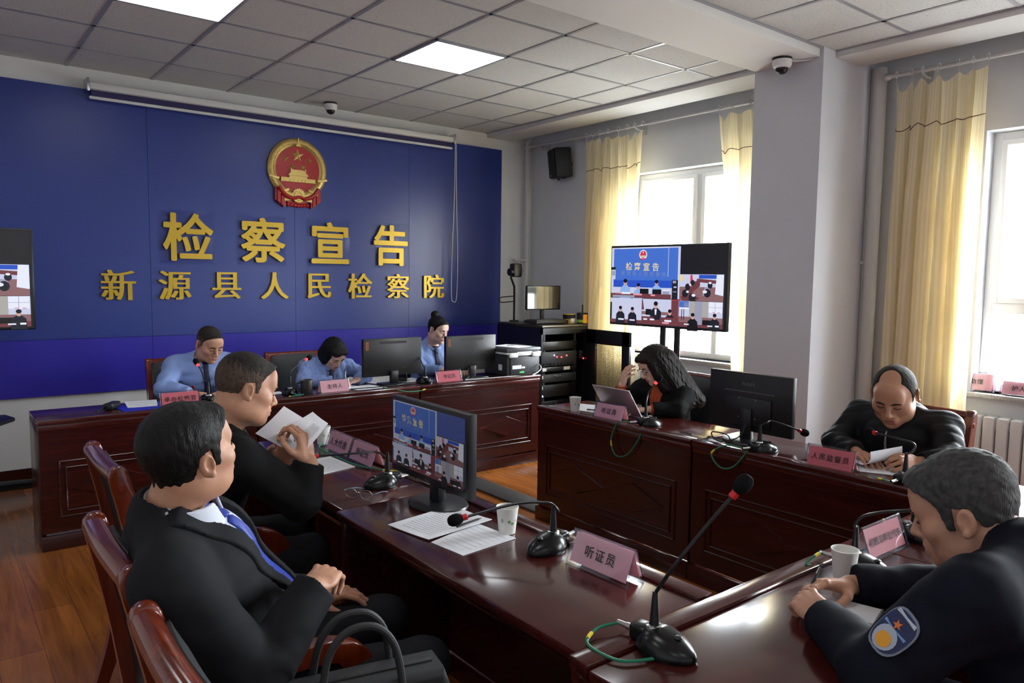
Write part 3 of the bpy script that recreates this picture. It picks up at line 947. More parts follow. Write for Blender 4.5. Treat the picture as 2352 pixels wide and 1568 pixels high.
class Pic:
    def __init__(self, w, h, y=0.0):
        self.mb = MB(); self.w = w; self.h = h; self.y = y; self.k = 0
        self.names = SCR_NAMES
    def P(self, u, v): return ((u - .5) * self.w, self.y - self.k * .00006, (.5 - v) * self.h)
    def poly(self, pts, c):
        self.k += 1; self.mb.slot = self.names.index(c)
        self.mb.add([self.P(*p) for p in pts], [tuple(range(len(pts)))]); return self
    def R(self, u0, v0, u1, v1, c): return self.poly([(u0, v0), (u0, v1), (u1, v1), (u1, v0)], c)
    def E(self, u, v, ru, rv, c, n=14): return self.poly([(u + ru * math.cos(2 * PI * i / n), v - rv * math.sin(2 * PI * i / n)) for i in range(n)], c)
    def txt(self, s, u, v, size, c, st=1.0, bold=0.0):
        self.k += 2; self.mb.slot = self.names.index(c)
        p = self.P(u, v)
        self.mb.text(s, size, 0, T(p[0], p[1] - .0006, p[2], rx=PI / 2), bold=bold, flat=True, stretch=st)
        return self
    def person(self, u, v, s, c, hair='black'):
        a = 1.7
        self.poly([(u - .030 * s, v + .055 * s * a), (u + .030 * s, v + .055 * s * a), (u + .026 * s, v + .01 * s * a), (u + .010 * s, v - .004 * s * a), (u - .010 * s, v - .004 * s * a), (u - .026 * s, v + .01 * s * a)], c)
        self.E(u, v - .014 * s * a, .010 * s, .014 * s * a, 'skin')
        self.E(u, v - .022 * s * a, .0105 * s, .009 * s * a, hair)
        return self

def video_wall(w, h, y):
    p = Pic(w, h, y)
    p.R(0, 0, 1, 1, 'black'); p.R(.632, .01, .985, .345, 'field')
    # main picture: the back row under the blue wall
    p.R(.0, .01, .63, .655, 'wall')
    p.R(.022, .025, .61, .52, 'blue'); p.R(.022, .43, .61, .52, 'deep')
    p.R(.08, .012, .53, .022, 'white'); p.R(.525, .022, .529, .38, 'wall')
    p.R(.0, .26, .04, .42, 'wall'); p.R(.0, .26, .042, .295, 'dark'); p.R(.006, .31, .036, .37, 'grey')
    p.E(.30, .105, .036, .062, 'white', 20); p.E(.30, .10, .028, .046, 'red', 20); p.R(.282, .115, .318, .135, 'gold'); p.R(.276, .15, .324, .168, 'red'); p.E(.30, .075, .007, .012, 'gold', 8)
    p.txt('检', .17, .25, .062 * w, 'gold', bold=.0010); p.txt('察', .25, .252, .062 * w, 'gold', bold=.0010); p.txt('宣', .333, .256, .062 * w, 'gold', bold=.0010); p.txt('告', .417, .26, .062 * w, 'gold', bold=.0010)
    for i, ch in enumerate('新源县人民检察院'):
        p.txt(ch, .115 + .054 * i, .335 + .003 * i, .036 * w, 'dim')
    p.R(.565, .42, .615, .655, 'dark'); p.R(.572, .43, .60, .46, 'grey'); p.R(.58, .50, .605, .515, 'wall'); p.R(.575, .56, .605, .57, 'grey')
    p.person(.14, .505, 1.75, 'shirt'); p.person(.265, .545, 1.5, 'shirt'); p.person(.43, .50, 1.5, 'shirt')
    p.E(.43, .455, .009, .014, 'black')
    p.R(.28, .535, .36, .605, 'black'); p.R(.395, .54, .475, .61, 'black'); p.R(.485, .55, .545, .62, 'grey'); p.R(.485, .545, .545, .56, 'white')
    p.R(.0, .60, .56, .655, 'wood'); p.R(.10, .585, .19, .61, 'white'); p.R(.22, .60, .30, .622, 'pink'); p.R(.38, .605, .42, .625, 'pink'); p.R(.05, .59, .11, .605, 'pink')
    p.R(.02, .625, .23, .655, 'grey')
    # lower left: two people in dark uniform
    p.R(.0, .662, .302, .985, 'wall'); p.R(.0, .94, .302, .985, 'wood'); p.R(.0, .72, .015, .94, 'dark')
    p.person(.10, .845, 1.5, 'dark'); p.person(.215, .85, 1.45, 'dark')
    p.R(.08, .93, .135, .95, 'white'); p.R(.19, .935, .24, .952, 'white')
    # lower middle
    p.R(.305, .662, .626, .985, 'wall'); p.poly([(.305, .662), (.305, .80), (.325, .80), (.31, .662)], 'wood'); p.R(.565, .662, .626, .985, 'red'); p.R(.57, .67, .622, .93, 'wood'); p.R(.305, .82, .565, .86, 'floor')
    p.R(.34, .79, .39, .865, 'black')
    p.person(.43, .785, 1.8, 'dark'); p.poly([(.42, .79), (.44, .79), (.435, .86), (.425, .86)], 'white')
    p.person(.555, .86, 1.5, 'dark')
    p.R(.305, .885, .626, .985, 'wood'); p.R(.41, .87, .47, .92, 'dark'); p.R(.32, .91, .355, .93, 'white'); p.R(.38, .91, .42, .93, 'white'); p.R(.51, .915, .57, .94, 'white'); p.R(.49, .945, .55, .965, 'pink')
    # right column: dark field, meeting square from above, window side
    p.R(.632, .35, .985, .668, 'wall'); p.R(.632, .50, .985, .668, 'floor')
    p.poly([(.72, .355), (.72, .50), (.745, .46), (.735, .355)], 'red'); p.R(.79, .355, .93, .40, 'deep'); p.poly([(.775, .40), (.935, .42), (.93, .46), (.77, .44)], 'wood')
    p.poly([(.76, .43), (.80, .43), (.80, .49), (.71, .60), (.68, .59)], 'wood'); p.poly([(.64, .62), (.70, .58), (.80, .63), (.77, .668), (.66, .668)], 'wood')
    p.poly([(.84, .50), (.885, .50), (.86, .60), (.82, .60)], 'grey'); p.poly([(.93, .355), (.985, .355), (.985, .60), (.92, .58)], 'white'); p.poly([(.632, .36), (.66, .36), (.66, .42), (.632, .44)], 'gold')
    for (u, v, r) in ((.70, .50, .022), (.74, .45, .018), (.68, .58, .026), (.74, .63, .030), (.88, .48, .020), (.86, .57, .028)):
        p.E(u, v, r, r * 1.9, 'dark', 10)
    for (u, v, r) in ((.72, .475, .010), (.75, .60, .016), (.84, .555, .018), (.88, .45, .012), (.70, .56, .012)):
        p.E(u, v, r, r * 1.1, 'white', 10)
    p.R(.632, .672, .985, .985, 'wall'); p.R(.632, .93, .985, .985, 'wood'); p.R(.632, .86, .985, .93, 'floor')
    p.R(.634, .675, .715, .75, 'blue'); p.R(.675, .69, .712, .75, 'dim'); p.R(.634, .75, .715, .77, 'white'); p.R(.655, .77, .661, .90, 'dark'); p.R(.672, .77, .678, .90, 'dark')
    p.R(.72, .672, .765, .86, 'curtain'); p.R(.765, .672, .825, .95, 'grey'); p.R(.825, .672, .875, .86, 'curtain'); p.R(.875, .675, .98, .80, 'white'); p.R(.925, .675, .928, .80, 'grey'); p.R(.875, .735, .98, .739, 'grey')
    p.R(.905, .79, .925, .80, 'pink'); p.R(.945, .79, .965, .80, 'pink')
    p.person(.75, .89, 1.5, 'black'); p.R(.83, .89, .90, .95, 'black'); p.person(.925, .88, 1.4, 'dark'); p.R(.68, .945, .72, .96, 'white'); p.R(.87, .95, .91, .965, 'white'); p.R(.93, .945, .96, .965, 'white')
    return p.mb

SCR_NAMES, SCR_B = screen_mats('bright'); _, SCR_D = screen_mats('dim')

def television(label, loc, rz, w=1.16, h=.665, zc=1.55):
    """screen faces local -y"""
    t = thing('television_stand', label, 'television', loc, rz, group='televisions on rolling stands')
    bd = MB(); bd.box((0, .02, zc), (w + .024, .045, h + .024), .008); bd.box((0, .05, zc - .12), (w * .7, .04, h * .55), .02)
    o = obj('television', bd, M_black, t)
    obj('screen', video_wall(w, h, -.0035), SCR_B, o, loc=(0, 0, zc), fix=False)
    for s in (-1, 1):
        obj('pole', MB().cyl((s * .072, .09, .07), (s * .072, .09, zc + .10), .026, n=18), M_metal, t)
    obj('collar', MB().box((0, .09, .86), (.22, .07, .05), .01), M_metal, t)
    obj('mount_plate', MB().box((0, .075, zc), (.42, .03, .34), .004), M_metal, t)
    sh = MB(); slab(sh, [(-.44, -.02), (-.30, -.24), (.30, -.24), (.44, -.02), (.40, .14), (-.40, .14)], .585, .612, .006)
    obj('shelf', sh, M_metal, t)
    for s in (-1, 1):
        lg = MB(); lg.tube([(s * .04, .09, .115), (s * .30, .11, .115), (s * .58, .16, .095)], [.036, .036, .032], 10, smooth=4); lg.tube([(s * .10, .10, .11), (s * .10, -.08, .105), (s * .12, -.26, .09)], [.03, .03, .026], 10, smooth=4)
        obj('base_leg', lg, M_metal, t)
        for (x, y) in ((s * .12, -.26), (s * .58, .16)):
            cs = MB(); cs.cyl((x - .012, y, .032), (x + .012, y, .032), .032, n=18); cs.cyl((x, y, .05), (x, y, .09), .008, n=8)
            obj('caster', cs, M_blackm, t)
    return t
tv = television('large television on a black two-pole stand in front of the left window', (4.76, 4.02, 0), -PI / 2 + .055, w=1.15, h=.66, zc=1.548)
dup(tv, (-.005, 6.02, 0), 0.0, 'large television at the left edge of the picture, cut by the frame')
# ------------------------------------------------------------------ equipment rack
t = thing('rack_cabinet', 'black open equipment rack in the back corner beside the blue panel', 'rack cabinet', (4.62, 5.40, 0))
Wc, Dc, Hc = .61, .70, 1.15
cb = MB()
cb.bx((0, 0, .04), (.018, Dc, Hc - .03)); cb.bx((Wc - .018, 0, .04), (Wc, Dc, Hc - .03)); cb.bx((0, Dc - .015, .04), (Wc, Dc, Hc - .03)); cb.bx((0, 0, .04), (Wc, Dc, .08)); cb.bx((0, .0, 1.06), (Wc, .02, 1.12))
obj('cabinet_shell', cb, M_metal, t)
tp = MB(); slab(tp, [(0, -.01), (Wc, -.01), (Wc, Dc), (0, Dc)], Hc - .03, Hc, .012)
obj('top_plate', tp, mat('bronze_metal', srgb(74, 70, 64), .3, metal=.7), t)
for x in (.055, .46):
    obj('rack_rail', MB().bx((x, .035, .08), (x + .022, .06, 1.06)), M_dgrey, t)
def unit(z0, z1, m=M_dgrey, extra=None, name='rack_unit'):
    u = MB(); u.bx((.03, .03, z0), (.495, .55, z1), .004)
    o = obj(name, u, m, t)
    return o
u1 = unit(.90, .985, M_black); u2 = unit(.745, .885, M_dgrey)
for (x, z, m) in ((.19, .850, M_ledb), (.225, .832, M_ledr), (.285, .828, M_ledr), (.355, .840, M_ledr)):
    obj('indicator', MB().sphere((x, .026, z), .0075, 10, 8), m, u2)
for k in range(9): obj('knob', MB().cyl((.06 + .045 * k, .03, .765), (.06 + .045 * k, .018, .765), .009, n=10), M_black, u2)
u3 = unit(.69, .735, M_black); obj('white_tag', MB().bx((.03, .024, .698), (.09, .03, .73)), M_pvc, u3); obj('white_tag', MB().bx((.32, .024, .698), (.40, .03, .73)), M_pvc, u3)
u4 = unit(.585, .665); obj('white_tag', MB().bx((.035, .024, .625), (.048, .03, .655)), M_pvc, u4); obj('handle', MB().tube([(.20, .03, .655), (.21, .015, .645), (.27, .015, .645), (.28, .03, .655)], .005, 6), M_steel, u4)
u5 = unit(.44, .56, M_black); obj('indicator', MB().sphere((.045, .025, .455), .009, 10, 8), M_ledb, u5); obj('white_tag', MB().bx((.035, .024, .52), (.048, .03, .55)), M_pvc, u5)
u6 = unit(.22, .40, M_black); obj('latch', MB().bx((.205, .02, .30), (.222, .03, .39)).bx((.205, .02, .20), (.222, .03, .285)), M_steel, u6)
u7 = unit(.10, .20, M_dgrey)
obj('side_outlet', MB().bx((.53, .02, .80), (.58, .05, .88), .004), M_dgrey, t); 
o = obj('indicator', MB().sphere((.575, .016, .80), .007, 10, 8), M_ledr, t)
# door swung open towards the room, with a mesh window
dr = thing('door_hinge', None, None); bpy.data.objects.remove(dr)
df = MB()
y0, y1 = -.60, -.012
for (a, b) in (((y0, .08), (y0 + .10, 1.10)), ((y1 - .13, .08), (y1, 1.10)), ((y0, .08), (y1, .20)), ((y0, .96), (y1, 1.10))):
    df.bx((Wc - .03, a[0], a[1]), (Wc, b[0], b[1]), .003)
d_ = obj('door', df, M_metal, t)
mm = bpy.data.materials.new('door_mesh'); mm.use_nodes = True
nt = mm.node_tree; [nt.nodes.remove(n) for n in list(nt.nodes)]
o_ = nt.nodes.new('ShaderNodeOutputMaterial'); tr = nt.nodes.new('ShaderNodeBsdfTransparent'); di = nt.nodes.new('ShaderNodeBsdfDiffuse'); di.inputs[0].default_value = (.02, .02, .02, 1)
tc = nt.nodes.new('ShaderNodeTexCoord'); vo = nt.nodes.new('ShaderNodeTexVoronoi'); vo.inputs['Scale'].default_value = 130; vo.inputs['Randomness'].default_value = 0.1
cp = nt.nodes.new('ShaderNodeMath'); cp.operation = 'GREATER_THAN'; cp.inputs[1].default_value = .60
mx = nt.nodes.new('ShaderNodeMixShader')
nt.links.new(tc.outputs['Object'], vo.inputs['Vector']); nt.links.new(vo.outputs['Distance'], cp.inputs[0]); nt.links.new(cp.outputs[0], mx.inputs[0])
nt.links.new(tr.outputs[0], mx.inputs[1]); nt.links.new(di.outputs[0], mx.inputs[2]); nt.links.new(mx.outputs[0], o_.inputs['Surface'])
obj('mesh_window', MB().bx((Wc - .017, y0 + .09, .19), (Wc - .013, y1 - .12, .97)), mm, d_)
obj('door_handle', MB().bx((Wc - .04, y0 + .02, .50), (Wc - .03, y0 + .05, .60), .003), M_steel, d_)

# things on the rack
ZR = 1.15
t = thing('rack_monitor', 'small grey monitor on top of the rack, reflecting the window', 'monitor', (4.905, 5.72, ZR), rot=(0, 0, -.10))
obj('housing', MB().box((0, 0, .255), (.42, .03, .245), .008), M_black, t)
obj('screen', MB().bx((-.198, -.0165, .145), (.198, -.0150, .367)), mat('dark_glass', (.02, .022, .024), .06, spec=.8, coat=.6), t)
obj('stand', MB().bx((-.02, .005, .0), (.02, .03, .2), .004), M_dgrey, t)
obj('foot', MB().box((0, .0, .006), (.16, .14, .012), .004), M_dgrey, t)
t = thing('laptop_dock', 'flat dark keyboard tray lying on the rack under the small monitor', 'keyboard', (4.88, 5.60, ZR))
obj('tray', MB().box((-.03, .0, .022), (.42, .2, .03), .006), M_blackm, t)
obj('keys', MB().box((-.03, .0, .040), (.38, .16, .008), .003), M_dgrey, t)
t = thing('conference_camera', 'black camera on a bent arm rising behind the rack monitor', 'camera', (4.77, 6.02, ZR))
obj('base', MB().cyl((0, 0, 0), (0, 0, .015), .05), M_black, t)
obj('arm', MB().tube([(0, 0, .01), (0, 0, .33), (-.01, 0, .38), (-.05, 0, .46)], .011, 8, smooth=4), M_black, t)
obj('camera_body', MB().box((.0, -.02, .53), (.11, .09, .14), .02).cyl((-.05, -.02, .51), (-.085, -.02, .51), .038, n=18), M_black, t)
obj('wire_loop', MB().tube([(-.16, 0, .20), (-.20, 0, .215), (-.20, 0, .24), (-.16, 0, .255), (.0, 0, .265), (.0, 0, .21)], .006, 6, closed=True), M_black, t)
t = thing('snack_tub', 'yellow and black paper tub on the rack', 'tub', (5.12, 5.56, ZR))
tb = MB(); tb.lathe([(.001, 0), (.058, 0), (.064, .09), (.060, .095), (.001, .095)], 24)
obj('tub', tb, mat('yellow_tub', srgb(196, 160, 70), .5), t)
obj('printed_band', MB().lathe([(.0625, .045), (.0655, .088)], 24), M_blackm, t)
obj('emblem_spot', MB().sphere((0, -.056, .035), (.03, .008, .03), 12, 8), M_paper, t)
t = thing('snack_tub', 'green and orange labelled black tub on the rack near its edge', 'tub', (5.21, 5.46, ZR))
tb = MB(); tb.lathe([(.001, 0), (.055, 0), (.058, .10), (.054, .108), (.001, .108)], 24)
obj('tub', tb, M_blackm, t)
obj('green_band', MB().lathe([(.0562, .012), (.0568, .04)], 24), mat('lime_print', srgb(140, 200, 60), .5), t)
obj('orange_label', MB().lathe([(.0572, .01), (.0590, .095)], 24).__class__().grid(lambda u, v: (.0595 * math.cos(-2.2 + .9 * u), .0595 * math.sin(-2.2 + .9 * u), .008 + .085 * v), 6, 2), mat('orange_print', srgb(236, 160, 30), .5), t)
obj('antenna', MB().cyl((.0, .0, .10), (.0, .0, .19), .007, n=10), M_black, t)
# ------------------------------------------------------------------ name plates
ZT = .7555
def nameplate(txt, loc, rz, label, L=.235, card=None, H=.098, hide=0, back=False):
    t = thing('name_plate', label, 'name plate', loc, rz, group='pink tent name plates')
    B = .036
    hold = MB()
    tilt = math.atan2(B, H)
    for s in (-1, 1):
        # outer clear sheet, a rim along top and ends
        a = Vector((-L / 2, s * B, 0)); b = Vector((L / 2, s * B, 0)); c = Vector((L / 2, s * .002, H)); d = Vector((-L / 2, s * .002, H))
        n = Vector((0, s * H, B)).normalized() * .0016
        hold.add([a, b, c, d, a + n, b + n, c + n, d + n], [(0, 1, 2, 3), (4, 5, 6, 7), (0, 1, 5, 4), (1, 2, 6, 5), (2, 3, 7, 6), (3, 0, 4, 7)])
    obj('holder', hold, M_acryl, t)
    rim = MB()
    rim.cyl((-L / 2, 0, H), (L / 2, 0, H), .0026, n=8)
    for sx in (-1, 1):
        for s in (-1, 1):
            rim.cyl((sx * L / 2, s * B, .002), (sx * L / 2, s * .001, H), .0024, n=8)
    for s in (-1, 1):
        rim.cyl((-L / 2, s * B, .0024), (L / 2, s * B, .0024), .0022, n=8)
    obj('rim', rim, M_rim, t)
    cd = MB(); e = .009
    for s in (-1, 1):
        k = -.0022
        n = Vector((0, s * H, B)).normalized() * k
        f0, f1 = .10, .93
        a, b = Vector((-L / 2 + e, s * B * (1 - f0), H * f0)) + n, Vector((L / 2 - e, s * B * (1 - f0), H * f0)) + n
        c, d = Vector((L / 2 - e, s * B * (1 - f1), H * f1)) + n, Vector((-L / 2 + e, s * B * (1 - f1), H * f1)) + n
        m_ = n.normalized() * .0006 * -1
        cd.add([a, b, c, d, a + n * .3, b + n * .3, c + n * .3, d + n * .3], [(0, 1, 2, 3), (4, 5, 6, 7), (0, 1, 5, 4), (1, 2, 6, 5), (2, 3, 7, 6), (3, 0, 4, 7)])
    co = obj('card', cd, card or M_pink, t)
    sz = min(.040, (L - .06) / max(1, len(txt)) * .98)
    if len(txt) <= 3: sz = .037
    ta = math.atan2(H, B)
    M_ = Matrix.Translation((0, -B * .5 - .0008, H * .52)) @ Matrix.Rotation(ta, 4, 'X')
    tm = MB()
    n_ = len(txt)
    for i, chh in enumerate(txt):
        tm.text(chh, sz, .0001, M_ @ T((i - (n_ - 1) / 2) * sz * 1.12, 0, .0004, rz=.03 * math.sin(i * 2.3)), bold=.0003)
    obj('lettering', tm, M_ink, co)
    if back:
        M2 = Matrix.Translation((0, B * .5 + .0008, H * .52)) @ Matrix.Rotation(PI, 4, 'Z') @ Matrix.Rotation(ta, 4, 'X')
        tm = MB()
        for i, chh in enumerate(txt):
            tm.text(chh, sz, .0001, M2 @ T((i - (n_ - 1) / 2) * sz * 1.12, 0, .0004), bold=.0003)
        obj('lettering', tm, M_ink, co)
    return t
M_rim = clear_mat('acrylic_rim', (.80, .84, .88, 1), gloss=1.2, rough=.1)
nameplate('承办检察官', (1.244, 5.005, ZT), .02, 'pink name plate reading 承办检察官, before the person in the blue shirt', .240, M_red)
nameplate('主持人', (2.29, 4.985, ZT), .02, 'pink name plate reading 主持人, beside the dark mug', .235)
nameplate('书记员', (3.278, 4.985, ZT), .0, 'pink name plate reading 书记员, between the two back monitors', .235, M_red)
nameplate('听证员', (3.222, 3.11, ZT), -PI / 2 + .02, 'pink name plate reading 听证员, leaning close to the open laptop', .24)
nameplate('人民监督员', (3.20, 1.70, ZT), -PI / 2 + .08, 'red name plate reading 人民监督员, before the person in the black hoodie', .22, M_red)
nameplate('人大代表', (1.528, 3.24, ZT), -PI / 2, 'pink name plate reading 人大代表, the farther of the two touching plates', .245)
nameplate('听证员', (1.528, 2.992, ZT), -PI / 2, 'pink name plate reading 听证员, the nearer of the two touching plates', .235)
nameplate('听证员', (1.508, 1.468, ZT), -PI / 2 + .02, 'pink name plate reading 听证员, alone near the corner of the near desks', .24)
nameplate('被建议单位代表', (2.33, 1.068, ZT), .0, 'red name plate reading 被建议单位代表, before the person in dark navy uniform', .245, M_red)
nameplate('助理', (5.545, 1.955, .88), -PI / 2 + .1, 'pink name plate reading 助理, standing on the right window sill beside the curtain', .20, None, .13)
nameplate('护人', (5.52, 1.70, .88), -PI / 2 + .05, 'faded pink name plate reading 护人, lying low on the right window sill', .20, None, .10)
nameplate('人', (5.53, 4.72, .88), -PI / 2 + .05, 'red name plate on the left window sill behind the long-haired person', .22, M_red, .10)

# ------------------------------------------------------------------ microphones
def microphone(loc, rz, neck, label, lit=False, loop=None, plug=True):
    """tip of the base points to local +y (the speaker's side); neck = list of world points, last one is the head"""
    t = thing('microphone', label, 'microphone', loc, rz, group='gooseneck desk microphones')
    Mi = (Matrix.Translation(Vector(loc)) @ Matrix.Rotation(rz, 4, 'Z')).inverted()
    b = MB()
    N, Mr = 30, 9
    vs = []; fs = []
    for j in range(Mr + 1):
        ph = PI / 2 * j / Mr
        for i in range(N):
            a = 2 * PI * i / N
            ly = math.sin(a); lx = math.cos(a)
            ry = .088 if ly > 0 else .062
            taper = 1 - .22 * max(0, ly) ** 2
            r = math.cos(ph) ** .75
            vs.append((lx * .056 * r * taper, ly * ry * r - .0 * j, .006 + .050 * math.sin(ph) * (1 - .30 * max(0, ly * r))))
    for j in range(Mr):
        for i in range(N):
            i2 = (i + 1) % N
            fs.append((j * N + i, j * N + i2, (j + 1) * N + i2, (j + 1) * N + i))
    k = len(vs)
    for i in range(N):
        p = vs[i]; vs.append((p[0] * .96, p[1] * .96, 0))
    for i in range(N): fs.append((i, (i + 1) % N, k + (i + 1) % N, k + i))
    fs.append(tuple(range(k, k + N)))
    b.add(vs, fs)
    b.bx((-.024, -.078, .010), (.024, -.030, .048), .008)
    obj('base', b, M_micb, t, angle=60)
    obj('socket_ring', MB().lathe([(.019, .050), (.021, .053), (.019, .059), (.013, .061)], 22, T(0, -.022, -.004)), M_steel, t)
    obj('talk_button', MB().sphere((0, .042, .047), (.010, .010, .004), 14, 8), M_black, t)
    nk = [Mi @ Vector(p) for p in neck]
    st = Vector((0, -.022, .050))
    up = MB(); up.tube([st, st + Vector((0, 0, .03)), st + Vector((0, 0, .085))], [.012, .0105, .006], 12)
    obj('neck_boot', up, M_black, t)
    pts = [st + Vector((0, 0, .08))] + nk
    pq, rq = catmull(pts, [.0052] * len(pts), 8)
    obj('gooseneck', MB().tube(pq, .0045, 8), M_black, t)
    h = pq[-1]; d = (pq[-1] - pq[-4]).normalized()
    R = d.to_track_quat('Z', 'Y').to_matrix().to_4x4()
    obj('foam_head', MB().lathe([(.001, .042), (.010, .040), (.0165, .032), (.019, .020), (.0175, .006), (.012, -.004), (.006, -.008)], 20, Matrix.Translation(h) @ R), M_foam, t)
    obj('light_ring', MB().lathe([(.007, -.022), (.0095, -.020), (.0095, -.006), (.007, -.004)], 16, Matrix.Translation(h) @ R), M_micon if lit else M_micring, t)
    if plug:
        pl = MB(); pl.cyl((0, -.076, .026), (0, -.098, .026), .0085, n=14); pl.cyl((0, -.098, .026), (0, -.125, .026), .0065, n=12)
        obj('plug', pl, M_steel, t)
    if loop:
        lp = [Vector((0, -.12, .026))] + [Mi @ Vector(p) for p in loop]
        obj('cable', MB().tube(lp, .0038, 7, smooth=6), M_green, t)
        q, _ = catmull(lp, [1] * len(lp), 6)
        m = len(q) // 3
        tg = MB(); tg.tube([q[m], q[m + 1], q[m + 2]], .0050, 8)
        obj('cable_tag', tg, M_yellow, t)
    return t
M_micb = mat('mic_base', (.005, .0055, .006), .26, spec=.4)
Z = ZT
microphone((1.285, 1.062, Z), PI + .12, [(1.285, 1.03, .97), (1.33, .985, 1.06), (1.373, .938, 1.145)], 'near microphone with raised neck in the foreground of the near desk',
           loop=[(1.215, 1.20, Z + .02), (1.155, 1.17, Z + .012), (1.165, 1.08, Z + .008), (1.24, 1.04, Z + .006)])
microphone((1.492, 1.695, Z), PI / 2 + .15, [(1.505, 1.665, .885), (1.475, 1.68, .912), (1.40, 1.75, .905), (1.25, 1.826, .868)], 'microphone with drooping head beside the paper cup, middle of the left side desk',
           loop=None)
microphone((1.415, 2.625, Z), PI / 2 + .05, [(1.46, 2.655, .855), (1.43, 2.70, .878), (1.36, 2.70, .885), (1.15, 2.699, .90)], 'microphone with its neck bent level, in front of the two touching name plates',
           loop=[(1.57, 2.63, Z + .02), (1.585, 2.72, Z + .006), (1.50, 2.88, Z + .006), (1.47, 2.98, Z + .006), (1.465, 3.14, Z + .006), (1.475, 3.38, Z + .006), (1.53, 3.45, Z + .006)])
microphone((2.115, 1.015, Z), PI + .1, [(2.09, 1.03, .90), (2.085, 1.0, .935), (2.09, .93, .965), (2.12, .87, .978)], 'microphone behind the paper cup, in front of the person in dark navy uniform',
           loop=[(2.08, 1.13, Z + .03), (2.02, 1.135, Z + .012), (2.03, 1.12, Z + .004)])
microphone((2.545, 1.035, Z), PI - .1, [(2.55, 1.03, .90), (2.56, .98, .95), (2.60, .88, .96)], 'microphone half hidden behind the uniformed person, beyond his red name plate',
           loop=[(2.53, 1.15, Z + .04), (2.50, 1.13, Z + .03), (2.48, 1.125, Z + .0)])
microphone((3.265, 2.845, Z), -PI / 2 - .35, [(3.25, 2.855, .90), (3.275, 2.86, .95), (3.30, 2.821, 1.018)], 'lit microphone in front of the long-haired person, its green cable hanging over the desk front', True,
           loop=[(3.135, 2.97, Z + .01), (3.115, 3.0, .66), (3.115, 2.96, .58), (3.115, 2.87, .60), (3.13, 2.80, .70), (3.15, 2.79, Z + .015)])
microphone((3.235, 2.075, Z), -PI / 2 - .3, [(3.225, 2.055, .905), (3.26, 2.05, .912), (3.33, 2.0, .885), (3.40, 1.968, .856)], 'microphone with drooping head in front of the dark monitor on the right side desk',
           loop=[(3.14, 2.22, Z + .018), (3.125, 2.30, .72), (3.118, 2.24, .66), (3.118, 2.16, .68), (3.14, 2.10, Z + .012)])
microphone((3.225, 1.375, Z), -PI / 2 - .1, [(3.225, 1.36, .90), (3.25, 1.37, .925), (3.30, 1.46, .925), (3.34, 1.59, .925)], 'microphone with its head before the person in the black hoodie, base behind the uniformed person',
           loop=[(3.16, 1.45, Z + .012), (3.185, 1.52, Z + .006), (3.175, 1.58, Z + .006)])
microphone((1.43, 5.06, Z), .05, [(1.415, 5.07, .90), (1.41, 5.10, .95), (1.395, 5.15, 1.005)], 'lit microphone in front of the person in the blue shirt', True)
microphone((1.995, 5.07, Z), -.2, [(1.985, 5.06, .88), (2.0, 5.06, .92), (2.06, 5.08, .96), (2.15, 5.12, .998)], 'lit microphone left of the dark mug', True,
           loop=[(1.99, 4.93, Z + .015), (1.94, 4.945, Z + .006), (1.99, 4.965, Z + .006), (2.06, 4.99, Z + .006), (2.10, 5.02, Z + .006)])
microphone((3.085, 5.045, Z), .0, [(3.098, 5.07, .89), (3.088, 5.13, .96), (3.03, 5.23, 1.03)], 'microphone between the monitors of the back desk, its head hidden by the left monitor',
           loop=[(3.07, 4.91, Z + .01), (2.98, 4.885, .728), (2.86, 4.885, .725), (2.74, 4.89, .755), (2.66, 4.935, Z + .012)])

# ------------------------------------------------------------------ monitors
def monitor(loc, rz, label, w=.51, h=.29, zb=.085, screen=False, base='foot', tilt=.0, marks=None, group='desk monitors'):
    """screen faces local -y"""
    t = thing('desk_monitor', label, 'monitor', loc, rz, group=group)
    zc = zb + h / 2
    bd = MB(); slab(bd, [(-w / 2, -h / 2), (w / 2, -h / 2), (w / 2, h / 2), (-w / 2, h / 2)], -.018, .018, .005, T(0, 0, zc, rx=PI / 2 - tilt))
    if base == 'disc': bd.box((0, .022, zc - .05), (w * .55, .02, h * .5), .009)
    o = obj('housing', bd, M_black, t)
    if screen:
        obj('screen', video_wall(w - .028, h - .040, -.0183), SCR_D, o, loc=(0, 0, zc + .006), fix=False)
    else:
        obj('screen', MB().bx((-w / 2 + .012, -.0190, zc - h / 2 + .02), (w / 2 - .012, -.0183, zc + h / 2 - .012)), M_scroff, o)
    obj('stand', MB().bx((-.032, .010, .01), (.032, .045, zc - .03 if base == 'disc' else zc - h * .36), .006), M_black, t)
    if base == 'disc':
        bm_ = MB(); bm_.lathe([(.001, .016), (.09, .015), (.118, .010), (.122, .003), (.118, 0), (.001, 0)], 40, Matrix.Translation((0, .03, 0)) @ Matrix.Diagonal((1.1, .85, 1, 1)))
        obj('base', bm_, M_black, t)
    else:
        obj('base', MB().box((0, .03, .006), (.22, .17, .012), .005), M_black, t)
    if marks: marks(o, w, h, zc)
    return t
M_scroff = mat('dark_screen', (.01, .01, .011), .15)
M_orange = mat('copper_sticker', srgb(140, 70, 30), .5)
M_mark = mat('grey_marking', (.11, .11, .115), .5)
